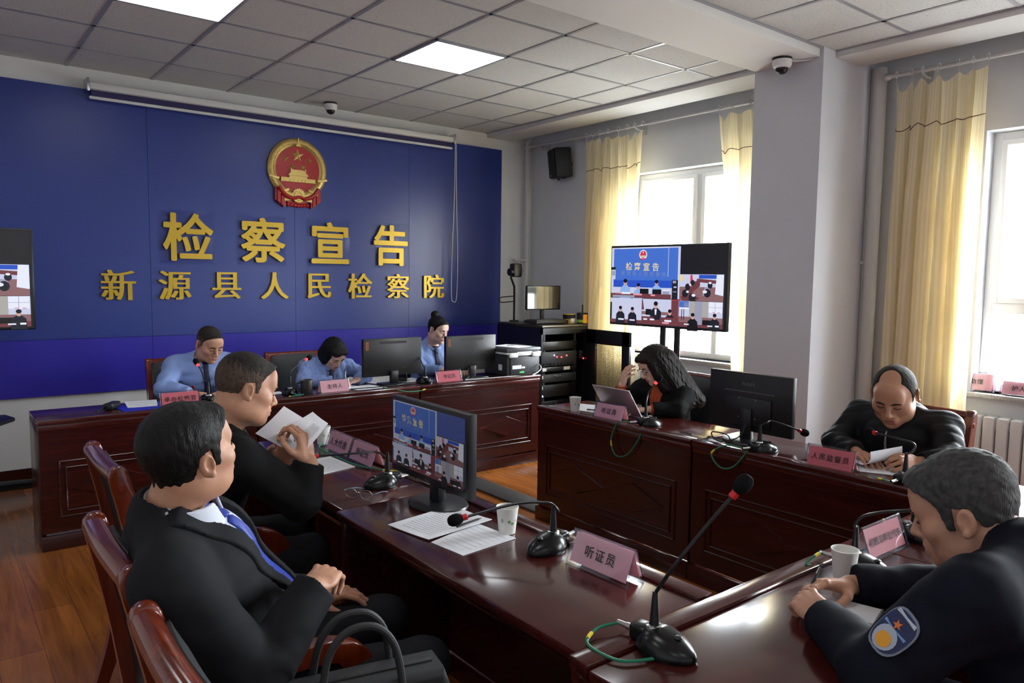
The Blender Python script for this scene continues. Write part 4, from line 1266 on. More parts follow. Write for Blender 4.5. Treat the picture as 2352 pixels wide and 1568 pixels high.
def marks_b(o, w, h, zc):
    R_ = T(0, .0185, 0, rx=PI / 2) @ Matrix.Rotation(PI, 4, 'Y')
    obj('side_label', MB().bx((w / 2 - .045, .018, zc + .06), (w / 2 - .02, .0195, zc + .125)), M_orange, o)
    obj('lettering', MB().text('Lenovo', .016, .0001, Matrix.Translation((w / 2 - .0325, .0197, zc + .0925)) @ Matrix.Rotation(PI, 4, 'Z') @ Matrix.Rotation(PI / 2, 4, 'X') @ Matrix.Rotation(PI / 2, 4, 'Z')), M_blackm, o)
    obj('vent', MB().bx((-.12, .018, zc + .105), (.12, .0188, zc + .125)), M_blackm, o)
    obj('lettering', MB().text('lenovo', .014, .0001, Matrix.Translation((-.10, .0187, zc - .085)) @ Matrix.Rotation(PI, 4, 'Z') @ Matrix.Rotation(PI / 2, 4, 'X')), M_mark, o)
def marks_r(o, w, h, zc):
    obj('lettering', MB().text('PHILIPS', .024, .0002, Matrix.Translation((.005, .0187, zc + .095)) @ Matrix.Rotation(PI, 4, 'Z') @ Matrix.Rotation(PI / 2, 4, 'X'), bold=.0004), M_mark, o)
    obj('groove', MB().bx((-.15, .018, zc + .052), (.15, .0192, zc + .057)), M_mark, o)
    for x in (-.05, .05):
        for z in (.02, -.08): obj('screw', MB().cyl((x, .031, zc + z), (x, .0335, zc + z), .004, n=10), M_steel, o)
def marks_l(o, w, h, zc):
    obj('lettering', MB().text('PHILIPS', .011, .0001, Matrix.Translation((0, -.0184, zc - h / 2 + .010)) @ Matrix.Rotation(PI / 2, 4, 'X')), M_mark, o)
# local -y is the screen side; on the back desk the rear faces the room
monitor((2.855, 5.14, Z), PI, 'left black monitor on the back desk, seen from behind', .515, .295, .068, marks=marks_b)
monitor((3.605, 5.14, Z), PI + .01, 'right black monitor on the back desk, beside the printer, seen from behind', .515, .295, .062, marks=marks_b)
monitor((3.40, 2.265, Z), PI / 2, 'dark monitor on the right side desk, seen from behind', .50, .31, .052, base='disc', marks=marks_r)
monitor((1.438, 2.295, Z), -PI / 2, 'lit monitor showing the room on the left side desk', .53, .295, .086, True, 'disc', marks=marks_l)

# cables by the monitors
obj('monitor_cable', MB().tube([(3.33, 2.24, .86), (3.30, 2.26, .79), (3.24, 2.32, Z + .006), (3.22, 2.36, Z + .02), (3.25, 2.39, Z + .045), (3.30, 2.33, Z + .03), (3.24, 2.26, Z + .006), (3.27, 2.18, Z + .006)], .0035, 7, smooth=6), M_black, None, 'black cable curled below the dark monitor of the right side desk', 'cable')
obj('monitor_cable', MB().tube([(2.95, 5.09, .84), (2.93, 5.05, .78), (2.80, 4.99, Z + .012), (2.6, 5.0, Z + .010), (2.4, 5.03, Z + .006)], .004, 7, smooth=6), M_black, None, 'black cable below the left monitor of the back desk', 'cable')
obj('monitor_cable', MB().tube([(3.55, 5.09, .85), (3.52, 5.04, .78), (3.46, 5.02, Z + .006), (3.40, 5.06, Z + .006)], .004, 7, smooth=6), M_black, None, 'black cable below the right monitor of the back desk', 'cable')

# ------------------------------------------------------------------ printer
t = thing('printer', 'dark grey printer on the right end of the back desk', 'printer', (4.075, 5.165, Z), 0)
b = MB(); b.box((0, 0, .10), (.37, .33, .20), .012); b.bx((-.15, -.172, .015), (.15, -.16, .165), .004)
obj('body', b, M_dgrey, t)
obj('scanner_lid', MB().box((0, 0, .222), (.385, .345, .036), .010), mat('lid_grey', (.06, .064, .07), .4), t)
obj('light_trim', MB().bx((-.193, -.176, .186), (.193, .172, .200), .003), M_pvc, t)
for x in (-.125, .13):
    obj('hinge', MB().bx((x - .045, -.190, .160), (x + .045, -.165, .200), .005), M_pvc, t)
obj('rear_band', MB().bx((-.08, -.180, .172), (.085, -.168, .206), .003), M_pvc, t)
lb = MB(); lb.bx((-.13, -.1745, .058), (-.03, -.1725, .09)); lb.bx((-.025, -.1745, .06), (.01, -.1725, .076))
obj('rating_label', MB().bx((-.13, -.1745, .058), (-.03, -.1725, .09)), M_paper, t); obj('small_label', MB().bx((-.025, -.1745, .06), (.01, -.1725, .076)), M_paper, t); obj('small_label', MB().bx((.09, -.171, .128), (.115, -.169, .145)), M_paper, t)
obj('side_label', MB().bx((-.187, -.10, .045), (-.184, -.05, .095)), M_paper, t)
obj('green_latch', MB().bx((-.055, -.178, .020), (.0, -.168, .034), .003), mat('latch_green', srgb(60, 180, 90), .4, emit=srgb(60, 180, 90), estr=.15), t)
obj('power_cable', MB().tube([(.15, -.168, .085), (.165, -.20, .075), (.15, -.215, .04), (.06, -.225, .006), (-.05, -.225, .004), (-.2, -.215, .006), (-.42, -.20, .005), (-.62, -.17, .005)], .004, 7, smooth=6), M_pvc, t)
obj('paper_sheet', MB().box((0, 0, .0), (.21, .28, .003), 0, (0, 0, .25)), M_paper, None, 'white papers lying on top of the printer', 'paper', 'loose white papers', loc=(4.06, 5.15, Z + .2425))
obj('pen', MB().cyl((-.05, .0, .006), (.06, .02, .006), .004, n=8), M_black, None, 'dark pen on the papers on top of the printer', 'pen', 'pens', loc=(4.06, 5.15, Z + .244))

# ------------------------------------------------------------------ papers
def paper(c, label, lines=14, z=None, th=.0012, group='loose white papers', curl=.0, seed=1, head=True, name='paper_sheet'):
    """c: four desk points around the sheet (x, y)"""
    z = ZT if z is None else z
    cx = sum(p[0] for p in c) / 4; cy = sum(p[1] for p in c) / 4
    A, B_, C_, D_ = [Vector((p[0] - cx, p[1] - cy, 0)) for p in c]
    rnd = random.Random(seed)
    def f(u, v):
        p = A * (1 - u) * (1 - v) + B_ * u * (1 - v) + C_ * u * v + D_ * (1 - u) * v
        return Vector((p.x, p.y, th + curl * (abs(u - .4) ** 2.2) * (.4 + .6 * v)))
    m = MB(); m.grid(f, 12, 8, th)
    o = obj(name, m, M_paper, None, label, 'paper', group, loc=(cx, cy, z + .0004))
    if lines:
        pr = MB()
        for k in range(lines):
            v = .12 + .76 * k / max(1, lines - 1)
            u = .12 + (.05 if rnd.random() < .25 else 0)
            end = .88 if rnd.random() > .3 else rnd.uniform(.4, .8)
            while u < end:
                wv = rnd.uniform(.05, .16); e = min(end, u + wv)
                q = [f(u, v - .0045), f(e, v - .0045), f(e, v + .0045), f(u, v + .0045)]
                pr.add([p + Vector((0, 0, .0006)) for p in q], [(0, 1, 2, 3)])
                u = e + .012
        obj('print', pr, M_print, o, fix=False)
    return o
paper([(1.196, 2.183), (1.229, 1.977), (1.505, 2.007), (1.495, 2.231)], 'upper printed sheet before the lit monitor, with a pen on it', 16, ZT + .003, .002, curl=.02, seed=3)
paper([(1.230, 1.963), (1.248, 1.810), (1.472, 1.832), (1.455, 2.03)], 'lower printed sheet half under the sheet with the pen', 8, ZT, .002, seed=4)
paper([(3.44, 3.652), (3.271, 3.482), (3.289, 3.318), (3.50, 3.52)], 'printed sheet between the paper cup and the open laptop', 9, seed=5)
paper([(.98, 5.31), (.954, 5.071), (1.12, 5.04), (1.17, 5.29)], 'printed sheet on a blue folder beside the red name plate', 14, ZT + .006, .003, seed=6)
obj('folder', MB().box((0, 0, .003), (.30, .23, .005), .002), mat('blue_folder', srgb(30, 44, 190), .35), None, 'blue folder under the sheet at the left end of the back desk', 'folder', loc=(1.05, 5.10, ZT), rot=(0, 0, .1))
paper([(1.36, 5.30), (1.40, 5.14), (1.64, 5.15), (1.62, 5.31)], 'white sheet under the hands of the person in the blue shirt', 10, seed=7)
paper([(1.86, 5.22), (1.88, 5.12), (2.00, 5.13), (1.98, 5.24)], 'small white sheet left of the lit microphone on the back desk', 0, seed=8)
paper([(2.42, 5.13), (2.494, 4.943), (2.715, 4.962), (2.67, 5.18)], 'white sheets in front of the left monitor of the back desk', 10, ZT + .001, .004, seed=9)
paper([(2.36, 5.30), (2.40, 5.14), (2.58, 5.15), (2.55, 5.31)], 'sheet under the writing hand of the person in the back row', 6, ZT, seed=10)
paper([(2.72, 5.31), (2.74, 5.20), (2.93, 5.20), (2.92, 5.32)], 'sheet under the remote control on the back desk', 0, seed=11)
paper([(2.95, 5.32), (2.96, 5.16), (3.16, 5.17), (3.15, 5.325)], 'white sheets between the two back monitors', 0, ZT, .006, seed=12)
paper([(3.36, 1.70), (3.25, 1.60), (3.33, 1.42), (3.46, 1.50)], 'printed sheet lying flat before the person in the black hoodie', 10, ZT, .003, seed=13)
paper([(1.26, 3.17), (1.29, 2.93), (1.46, 2.96), (1.45, 3.20)], 'printed sheets under the level microphone head, before the two plates', 10, ZT, .003, seed=14)
paper([(3.30, 1.36), (3.22, 1.16), (3.42, 1.08), (3.50, 1.28)], 'white sheet at the far right of the desks, beyond the uniformed person', 0, ZT, .003, seed=15)
# sheets curling up in the hand of the person in the hoodie
def curled():
    m = MB()
    def f(u, v):
        x = .0 + .20 * v; y = -.02 + .26 * u
        a = max(0, .55 - u)
        return Vector((x - .05 * a, y + .25 * a * a, .014 + .05 * a * (1 if a < .3 else 1) + .16 * a * a + .01 * v))
    m.grid(f, 20, 6, .0012)
    o = obj('curled_paper', m, M_paper, None, 'stapled sheets curling up under the hand of the person in the hoodie', 'paper', 'loose white papers', loc=(3.285, 1.50, ZT + .004), rot=(0, 0, -.25))
curled()

# ------------------------------------------------------------------ cups, mug, pens and other small things
def cup(loc, rz, label):
    t = thing('paper_cup', label, 'paper cup', loc, rz, group='white paper cups with green leaves')
    obj('cup', MB().lathe([(.001, .006), (.0255, .006), (.0262, .0), (.0275, .001), (.0365, .084), (.0378, .087), (.0378, .090), (.0358, .090), (.0352, .084), (.0265, .008), (.001, .008)], 36), M_cup, t)
    def deco(a0, a1, z0, z1, m, name):
        g = MB()
        def f(u, v):
            z = z0 + (z1 - z0) * v; r = .0276 + (.0365 - .0276) * z / .084 + .0004
            wdt = math.sin(PI * max(.02, min(.98, v))); a = (a0 + a1) / 2 + (u - .5) * (a1 - a0) * wdt
            return (r * math.cos(a), r * math.sin(a), z)
        g.grid(f, 4, 6); obj(name, g, m, t)
    deco(-1.9, -1.55, .040, .052, M_leaf, 'leaf_print'); deco(-1.6, -1.15, .034, .044, M_leaf, 'leaf_print')
    deco(-2.6, -2.3, .040, .058, M_print, 'grey_mark'); deco(-1.1, -.75, .044, .050, M_pink2, 'pink_mark')
    return t
M_pink2 = mat('pink_print', srgb(214, 170, 170), .6)
cup((1.485, 1.896, ZT), -.3, 'white paper cup on the left side desk beside the printed sheets')
cup((3.235, 3.44, ZT), .2, 'white paper cup near the far corner of the right side desk')
cup((1.535, 3.47, ZT), .6, 'white paper cup behind the hand of the reading person')
cup((2.02, 1.02, ZT), .4, 'white paper cup right before the hands of the uniformed person')
t = thing('mug', 'dark brown mug on the back desk beside the writing person', 'mug', (2.10, 5.02, ZT))
obj('mug_body', MB().lathe([(.001, .006), (.038, .006), (.040, .0), (.041, .002), (.044, .100), (.0425, .104), (.040, .100), (.037, .010), (.001, .010)], 32), mat('dark_ceramic', (.022, .019, .019), .5), t)
obj('mug_handle', MB().tube([(-.040, 0, .085), (-.068, 0, .082), (-.076, 0, .055), (-.066, 0, .028), (-.040, 0, .022)], .0065, 8, smooth=5), M_blackm, t)
def pen(a, b, label, r=.0042, m=M_black):
    a = Vector(a); b = Vector(b); d = (b - a)
    p = MB(); p.cyl((0, 0, 0), d * .86, r, n=10); p.cyl(d * .86, d, r * .8, r * .25, n=10)
    o = obj('pen', p, m, None, label, 'pen', 'pens', loc=a)
    obj('clip', MB().tube([d * .03 + Vector((0, 0, r)), d * .3 + Vector((0, 0, r * 1.3))], .0012, 6), M_steel, o)
    return o
pen((1.364, 2.014, ZT + .0115), (1.483, 2.039, ZT + .0115), 'black pen on the printed sheet before the lit monitor')
pen((3.262, 2.53, ZT + .006), (3.255, 2.62, ZT + .006), 'small black pen alone on the right side desk')
pen((3.30, 3.40, ZT + .009), (3.35, 3.34, ZT + .009), 'black pen on the sheet beside the open laptop')
# remote
t = thing('remote_control', 'black remote control on the back desk between the monitors', 'remote control', (2.99, 5.245, ZT + .007), -1.2)
obj('body', MB().box((0, 0, .008), (.15, .045, .016), .006), M_black, t)
bt = MB()
for i in range(5):
    for j in range(2): bt.cyl((-.05 + .024 * i, -.010 + .02 * j, .015), (-.05 + .024 * i, -.010 + .02 * j, .018), .005, n=8)
obj('button_pad', bt, M_dgrey, t)
# walkie talkie
t = thing('walkie_talkie', 'black hand radio lying at the left end of the back desk', 'radio', (.86, 5.10, ZT), 1.0)
obj('body', MB().box((.03, 0, .022), (.13, .058, .04), .010), M_black, t)
obj('antenna', MB().tube([(-.03, .015, .024), (-.06, .017, .022), (-.14, .02, .010)], [.009, .007, .005], 10, smooth=3), M_black, t)
obj('knob', MB().cyl((-.035, -.012, .024), (-.055, -.012, .024), .009, n=12), M_black, t)
# spectacles on the desk
def spectacles(name, label, loc, rz, parent=None, folded=False, frame=None):
    t = thing(name, label, 'glasses', loc, rz)
    frame = frame or M_steel
    for s in (-1, 1):
        l_ = MB(); pts = [(s * .034 + .026 * math.cos(a), 0, .022 + .018 * math.sin(a) * (1.0)) for a in [2 * PI * k / 20 for k in range(20)]]
        obj('lens', MB().add([Vector(p) for p in pts], [tuple(range(20))]), M_lens, t, fix=False)
        obj('rim', MB().tube(pts, .0011, 6, closed=True), frame, t)
        obj('temple', MB().tube([(s * .061, 0, .028), (s * .068, .01, .028), (s * .062, .07, .020), (s * .050, .125, .003)], .0022, 8, smooth=4), M_temple if not folded else frame, t)
    obj('bridge', MB().tube([(-.009, 0, .026), (0, -.004, .030), (.009, 0, .026)], .0012, 6, smooth=3), frame, t)
    return t
M_lens = clear_mat('spectacle_lens', (.93, .96, .98, 1), gloss=.8)
M_temple = mat('blue_temple', srgb(50, 84, 110), .4)
spectacles('spectacles', 'thin spectacles with blue temples lying on the left side desk', (1.252, 2.512, ZT + .001), -1.25 + .2)
# laptop
t = thing('laptop', 'open silver laptop in front of the long-haired person', 'laptop', (3.487, 3.02, ZT), -PI / 2)
# local: x along the hinge, +y to the user
t.location = (3.385, 3.165, ZT); t.rotation_euler = (0, 0, -PI / 2)
obj('keyboard_deck', MB().box((0, .115, .007), (.31, .215, .012), .004), M_silver, t)
obj('keys', MB().box((0, .09, .0138), (.27, .10, .003), .001), M_black, t)
lid = MB(); slab(lid, [(-.155, 0), (.155, 0), (.155, .21), (-.155, .21)], -.004, .004, .002, T(0, .004, .012, rx=PI / 2 + .62))
obj('lid', lid, mat('laptop_lid', srgb(176, 164, 168), .32, metal=.7), t)
# officer's notebook
t = thing('notebook', 'white notepad under the hands of the uniformed person', 'notebook', (1.80, .90, ZT), .25)
obj('cover', MB().box((0, 0, .005), (.105, .155, .010), .002), M_blackm, t)
obj('pages', MB().box((0, 0, .0155), (.100, .150, .011), .001), M_paper, t)
obj('spiral', MB().box((0, -.077, .012), (.10, .006, .022), .002), M_silver, t)

# ------------------------------------------------------------------ briefcase on the near chair
t = thing('briefcase', 'black fabric briefcase with two handles standing on the near chair', 'bag', (.70, 1.415, .480), -.22)
Mb = mat('bag_cloth', (.020, .021, .023), .62, bump=.25, bscale=600)
b = MB(); slab(b, [(-.20, 0), (.20, 0), (.205, .20), (.185, .255), (-.185, .255), (-.205, .20)], -.055, .055, .018, T(rx=PI / 2), seg=4)
obj('body', b, Mb, t)
obj('front_pocket', MB().box((0.02, -.058, .10), (.34, .02, .16), .008), Mb, t)
obj('pocket_flap', MB().box((.07, -.066, .165), (.20, .016, .03), .005, (0, .12, 0)), Mb, t)
obj('zip', MB().box((0, 0, .256), (.34, .014, .006), .002), M_blackm, t)
for s in (-1, 1):
    y = s * .040
    hp = [(-.085, y * 1.5, .16), (-.085, y * 1.3, .25), (-.07, y, .33), (-.03, y * .9, .375), (.03, y * .9, .375), (.07, y, .33), (.085, y * 1.3, .25), (.085, y * 1.5, .16)]
    obj('handle', MB().tube(hp, .0085, 10, smooth=5), Mb, t)
    for x in (-.085, .085):
        obj('handle_tab', MB().box((x, s * .058, .19), (.03, .012, .05), .004), Mb, t)
# ------------------------------------------------------------------ smooth blended volumes for people
class Vol:
    def __init__(self, lo, hi, h):
        self.lo = np.array(lo, np.float32); self.h = h
        self.n = np.maximum(4, np.ceil((np.array(hi) - np.array(lo)) / h).astype(int) + 1)
        self.d = np.full(tuple(self.n), 10.0, np.float32)
    def copy(self):
        o = Vol.__new__(Vol); o.lo = self.lo; o.h = self.h; o.n = self.n; o.d = self.d.copy(); return o
    def blank(self):
        o = Vol.__new__(Vol); o.lo = self.lo; o.h = self.h; o.n = self.n; o.d = np.full(tuple(self.n), 10.0, np.float32); return o
    def sub(self, lo, hi):
        a = np.clip(np.floor((np.array(lo) - self.lo) / self.h).astype(int), 0, self.n)
        b = np.clip(np.ceil((np.array(hi) - self.lo) / self.h).astype(int) + 1, 0, self.n)
        return tuple(slice(int(i), int(j)) for i, j in zip(a, b))
    def xyz(self, sl=None):
        r = []
        for k in range(3):
            s = sl[k] if sl else slice(0, int(self.n[k]))
            v = self.lo[k] + self.h * np.arange(s.start, s.stop, dtype=np.float32)
            sh = [1, 1, 1]; sh[k] = -1
            r.append(v.reshape(sh))
        return r
    def put(self, prim, k=0.02, cut=False, margin=0.06):
        fn, lo, hi = prim
        m = margin + k
        sl = self.sub(np.array(lo) - m, np.array(hi) + m)
        if any(s.stop <= s.start for s in sl): return self
        v = fn(*self.xyz(sl)).astype(np.float32)
        D = self.d[sl]
        v = np.broadcast_to(v, D.shape)
        if cut:
            v = -v; hh = np.clip(.5 + .5 * (v - D) / k, 0, 1)
            self.d[sl] = D * (1 - hh) + v * hh + k * hh * (1 - hh)
        else:
            hh = np.clip(.5 + .5 * (D - v) / k, 0, 1)
            self.d[sl] = np.where(D > 5, v, D * (1 - hh) + v * hh - k * hh * (1 - hh))
        return self
    def mesh(self, smooth=1):
        return surface(self.d, self.lo, self.h, smooth)

def surface(d, lo, h, smooth=1):
    s = d < 0
    nx, ny, nz = d.shape
    c = np.zeros((nx - 1, ny - 1, nz - 1), np.int8)
    for i in (0, 1):
        for j in (0, 1):
            for k in (0, 1):
                c += s[i:nx - 1 + i, j:ny - 1 + j, k:nz - 1 + k]
    I = np.argwhere((c > 0) & (c < 8))
    if len(I) == 0: return np.zeros((0, 3)), np.zeros((0, 4), int)
    idx = np.full(c.shape, -1, np.int32); idx[I[:, 0], I[:, 1], I[:, 2]] = np.arange(len(I))
    acc = np.zeros((len(I), 3)); cnt = np.zeros(len(I))
    for ax in range(3):
        o1, o2 = [q for q in range(3) if q != ax]
        for a in (0, 1):
            for b in (0, 1):
                p0 = np.zeros(3, int); p0[o1] = a; p0[o2] = b
                p1 = p0.copy(); p1[ax] = 1
                A = I + p0; B = I + p1
                v0 = d[A[:, 0], A[:, 1], A[:, 2]]; v1 = d[B[:, 0], B[:, 1], B[:, 2]]
                m = (v0 < 0) != (v1 < 0)
                t = np.where(m, v0 / np.where(m, v0 - v1, 1), 0)
                P = np.tile(p0.astype(float), (len(I), 1)); P[:, ax] = t
                acc[m] += P[m]; cnt[m] += 1
    V = lo + h * (I + acc / cnt[:, None])
    Fs = []
    for ax in range(3):
        o1, o2 = (ax + 1) % 3, (ax + 2) % 3
        sl0 = [slice(1, -1)] * 3; sl0[ax] = slice(0, -1)
        sl1 = [slice(1, -1)] * 3; sl1[ax] = slice(1, None)
        a = s[tuple(sl0)]; b = s[tuple(sl1)]
        E = np.argwhere(a != b)
        if len(E) == 0: continue
        sg = a[E[:, 0], E[:, 1], E[:, 2]]
        off = np.ones(3, int); off[ax] = 0
        N = E + off
        q = []
        for da, db in ((-1, -1), (0, -1), (0, 0), (-1, 0)):
            M_ = N.copy(); M_[:, o1] += da; M_[:, o2] += db
            q.append(idx[M_[:, 0], M_[:, 1], M_[:, 2]])
        Q = np.stack(q, 1)
        Q[~sg] = Q[~sg][:, ::-1]
        Fs.append(Q)
    F = np.concatenate(Fs)
    F = F[(F >= 0).all(1)]
    for _ in range(smooth):
        S_ = np.zeros_like(V); n_ = np.zeros(len(V))
        for a, b in ((0, 1), (1, 2), (2, 3), (3, 0)):
            np.add.at(S_, F[:, a], V[F[:, b]]); np.add.at(S_, F[:, b], V[F[:, a]])
            np.add.at(n_, F[:, a], 1); np.add.at(n_, F[:, b], 1)
        V = .5 * V + .5 * S_ / np.maximum(n_, 1)[:, None]
    return V, F

def _v(p): return np.array(p, np.float32)
def caps(a, b, ra, rb=None):
    a = _v(a); b = _v(b); rb = ra if rb is None else rb
    ba = b - a; L2 = float(ba @ ba) + 1e-9
    def fn(X, Y, Z):
        h = np.clip(((X - a[0]) * ba[0] + (Y - a[1]) * ba[1] + (Z - a[2]) * ba[2]) / L2, 0, 1)
        return np.sqrt((X - a[0] - ba[0] * h) ** 2 + (Y - a[1] - ba[1] * h) ** 2 + (Z - a[2] - ba[2] * h) ** 2) - (ra + (rb - ra) * h)
    r = max(ra, rb)
    return fn, np.minimum(a, b) - r, np.maximum(a, b) + r
def ell(c, r, R=None):
    """R: columns are the ellipsoid's own axes"""
    c = _v(c); r = _v(r); R = np.eye(3, dtype=np.float32) if R is None else np.array(R, np.float32)
    m = float(r.min())
    def fn(X, Y, Z):
        q = []
        for k in range(3):
            q.append(((X - c[0]) * R[0, k] + (Y - c[1]) * R[1, k] + (Z - c[2]) * R[2, k]))
        k0 = np.sqrt((q[0] / r[0]) ** 2 + (q[1] / r[1]) ** 2 + (q[2] / r[2]) ** 2)
        k1 = np.sqrt((q[0] / r[0] ** 2) ** 2 + (q[1] / r[1] ** 2) ** 2 + (q[2] / r[2] ** 2) ** 2)
        return np.where(k1 > 1e-6, k0 * (k0 - 1) / np.maximum(k1, 1e-6), -m)
    e = np.abs(R) @ r
    return fn, c - e, c + e
def ecaps(a, b, A0, A1, side, front):
    """trunk piece from a to b with elliptical section (rx, ry)"""
    a = _v(a); b = _v(b); s = _v(side); f = _v(front); ba = b - a; L2 = float(ba @ ba)
    def fn(X, Y, Z):
        dx, dy, dz = X - a[0], Y - a[1], Z - a[2]
        h = np.clip((dx * ba[0] + dy * ba[1] + dz * ba[2]) / L2, 0, 1)
        dx, dy, dz = dx - ba[0] * h, dy - ba[1] * h, dz - ba[2] * h
        rx = A0[0] + (A1[0] - A0[0]) * h; ry = A0[1] + (A1[1] - A0[1]) * h
        u = dx * s[0] + dy * s[1] + dz * s[2]; v = dx * f[0] + dy * f[1] + dz * f[2]
        l = np.sqrt(np.maximum(dx * dx + dy * dy + dz * dz - u * u - v * v, 0))
        k0 = np.sqrt((u / rx) ** 2 + (v / ry) ** 2 + (l / ry) ** 2)
        k1 = np.sqrt((u / rx ** 2) ** 2 + (v / ry ** 2) ** 2 + (l / ry ** 2) ** 2)
        return np.where(k1 > 1e-6, k0 * (k0 - 1) / np.maximum(k1, 1e-6), -ry)
    r = max(A0[0], A1[0], A0[1], A1[1])
    return fn, np.minimum(a, b) - r, np.maximum(a, b) + r
def folds(X, Y, Z, seed, amp, lam=(.06, .14), axis=None, n=6):
    rnd = random.Random(seed); out = 0
    for _ in range(n):
        k = Vector((rnd.gauss(0, 1), rnd.gauss(0, 1), rnd.gauss(0, 1)))
        if axis is not None:
            k = k.normalized() * .45 + Vector(axis).normalized() * rnd.choice((-1, 1))
        k = k.normalized() * (2 * PI / rnd.uniform(*lam))
        ph = rnd.uniform(0, 6.28)
        w = np.sin(k.x * X + k.y * Y + k.z * Z + ph + .9 * np.sin(9 * X + 7 * Y - 8 * Z + ph))
        out = out + w * (.6 + .4 * w)
    return out * (amp / n * 2.2)

def mk(name, V, F, mats, parent, slot=None, smooth=True, **k):
    me = bpy.data.meshes.new(name)
    V = np.asarray(V, np.float64); F = np.asarray(F)
    me.vertices.add(len(V)); me.vertices.foreach_set('co', V.ravel())
    me.loops.add(F.size); me.loops.foreach_set('vertex_index', F.ravel().astype(np.int32))
    me.polygons.add(len(F)); me.polygons.foreach_set('loop_start', np.arange(0, F.size, F.shape[1], dtype=np.int32))
    me.update(calc_edges=True)
    mats = mats if isinstance(mats, (list, tuple)) else [mats]
    for m in mats: me.materials.append(m)
    if slot is not None: me.polygons.foreach_set('material_index', np.asarray(slot, np.int32))
    me.polygons.foreach_set('use_smooth', np.ones(len(F), bool))
    me.validate(); me.update()
    o = bpy.data.objects.new(name, me); COL.objects.link(o)
    o.parent = parent
    return setprops(o, **k)

def xf(V, M):
    M = np.array(M); return V @ M[:3, :3].T + M[:3, 3]

def axes(yaw, pitch=0.0, roll=0.0):
    """columns: right, forward, up; yaw = facing angle in the floor plan, pitch > 0 looks down"""
    f = Vector((math.cos(yaw), math.sin(yaw), 0)); r = Vector((math.sin(yaw), -math.cos(yaw), 0)); u = Vector((0, 0, 1))
    R = Matrix((r, f, u)).transposed()
    return R @ Matrix.Rotation(-pitch, 3, 'X') @ Matrix.Rotation(roll, 3, 'Y')

def head_vol(spec, neck_local, h=.0027):
    v = Vol((-.105, -.135, -.25), (.105, .15, .15), h)
    w = spec.get('wide', 1.0)
    p = v.put
    p(ell((0, -.014, .034), (.0755 * w, .094, .086)), .02)
    p(ell((0, .028, -.030), (.0625 * w, .060, .082)), .035)
    p(ell((0, .036, -.078), (.050 * w, .048, .042)), .03)
    p(ell((0, .072, -.100), (.024, .022, .020)), .03)
    for s in (-1, 1):
        p(ell((s * .043 * w, .055, -.022), (.026, .027, .024)), .025)      # cheek
        p(ell((s * .050 * w, .012, -.072), (.020, .038, .030)), .03)       # jaw corner
    p(caps((-.036, .078, .020), (.036, .078, .020), .0125), .018)          # brow
    p(ell((0, .070, .050), (.052, .026, .040)), .03)                      # forehead
    for s in (-1, 1):
        p(ell((s * .032, .100, .002), (.019, .015, .0125)), .012, cut=True)
        p(ell((s * .0315, .0745, .0005), (.0150, .0150, .0125)), .005)    # eyeball under closed lid
        p(caps((s * .019, .0865, .0055), (s * .045, .080, .0050), .0030), .004)   # upper lid fold
        p(caps((s * .020, .0865, -.0065), (s * .044, .0795, -.0065), .0024), .005)
    p(caps((0, .0845, .014), (0, .1085, -.030), .0075, .0115), .012)         # nose
    p(ell((0, .1100, -.034), (.0115, .0115, .0095)), .008)
    for s in (-1, 1):
        p(ell((s * .0130, .0985, -.0375), (.0085, .0100, .0075)), .007)
        p(ell((s * .0062, .1060, -.0445), (.0035, .0050, .0035)), .003, cut=True)
    p(ell((0, .0860, -.064), (.028, .016, .022)), .015)                    # muzzle
    p(caps((-.0185, .0925, -.0665), (.0185, .0925, -.0665), .0042), .005)
    p(caps((-.0100, .0985, -.0635), (.0100, .0985, -.0635), .0050), .006)
    p(caps((-.0130, .0960, -.0750), (.0130, .0960, -.0750), .0060), .006)
    p(caps((-.0210, .1020, -.0690), (.0210, .1020, -.0690), .0022), .004, cut=True)
    p(ell((0, .0950, -.0845), (.016, .007, .0045)), .006, cut=True)
    for s in (-1, 1):                                                  # ear
        R = np.array(Euler((.0, s * .10, s * -.38)).to_matrix())
        p(ell((s * .0800 * w, -.016, -.003), (.0075, .0185, .0315), R), .006)
        p(ell((s * .0875 * w, -.014, .002), (.0060, .0105, .0190), R), .004, cut=True)
        p(ell((s * .0840 * w, -.010, -.027), (.0055, .0085, .0085), R), .004)
        p(ell((s * .0850 * w, -.004, -.004), (.0035, .0045, .0070), R), .003)
    nb = Vector(neck_local)
    nr = spec.get('neckr', .058)
    p(caps((0, -.030, -.060), nb, nr * .93, nr * 1.10), .03)
    p(ell((0, -.020, -.055), (.055 * w, .055, .05)), .03)
    return v

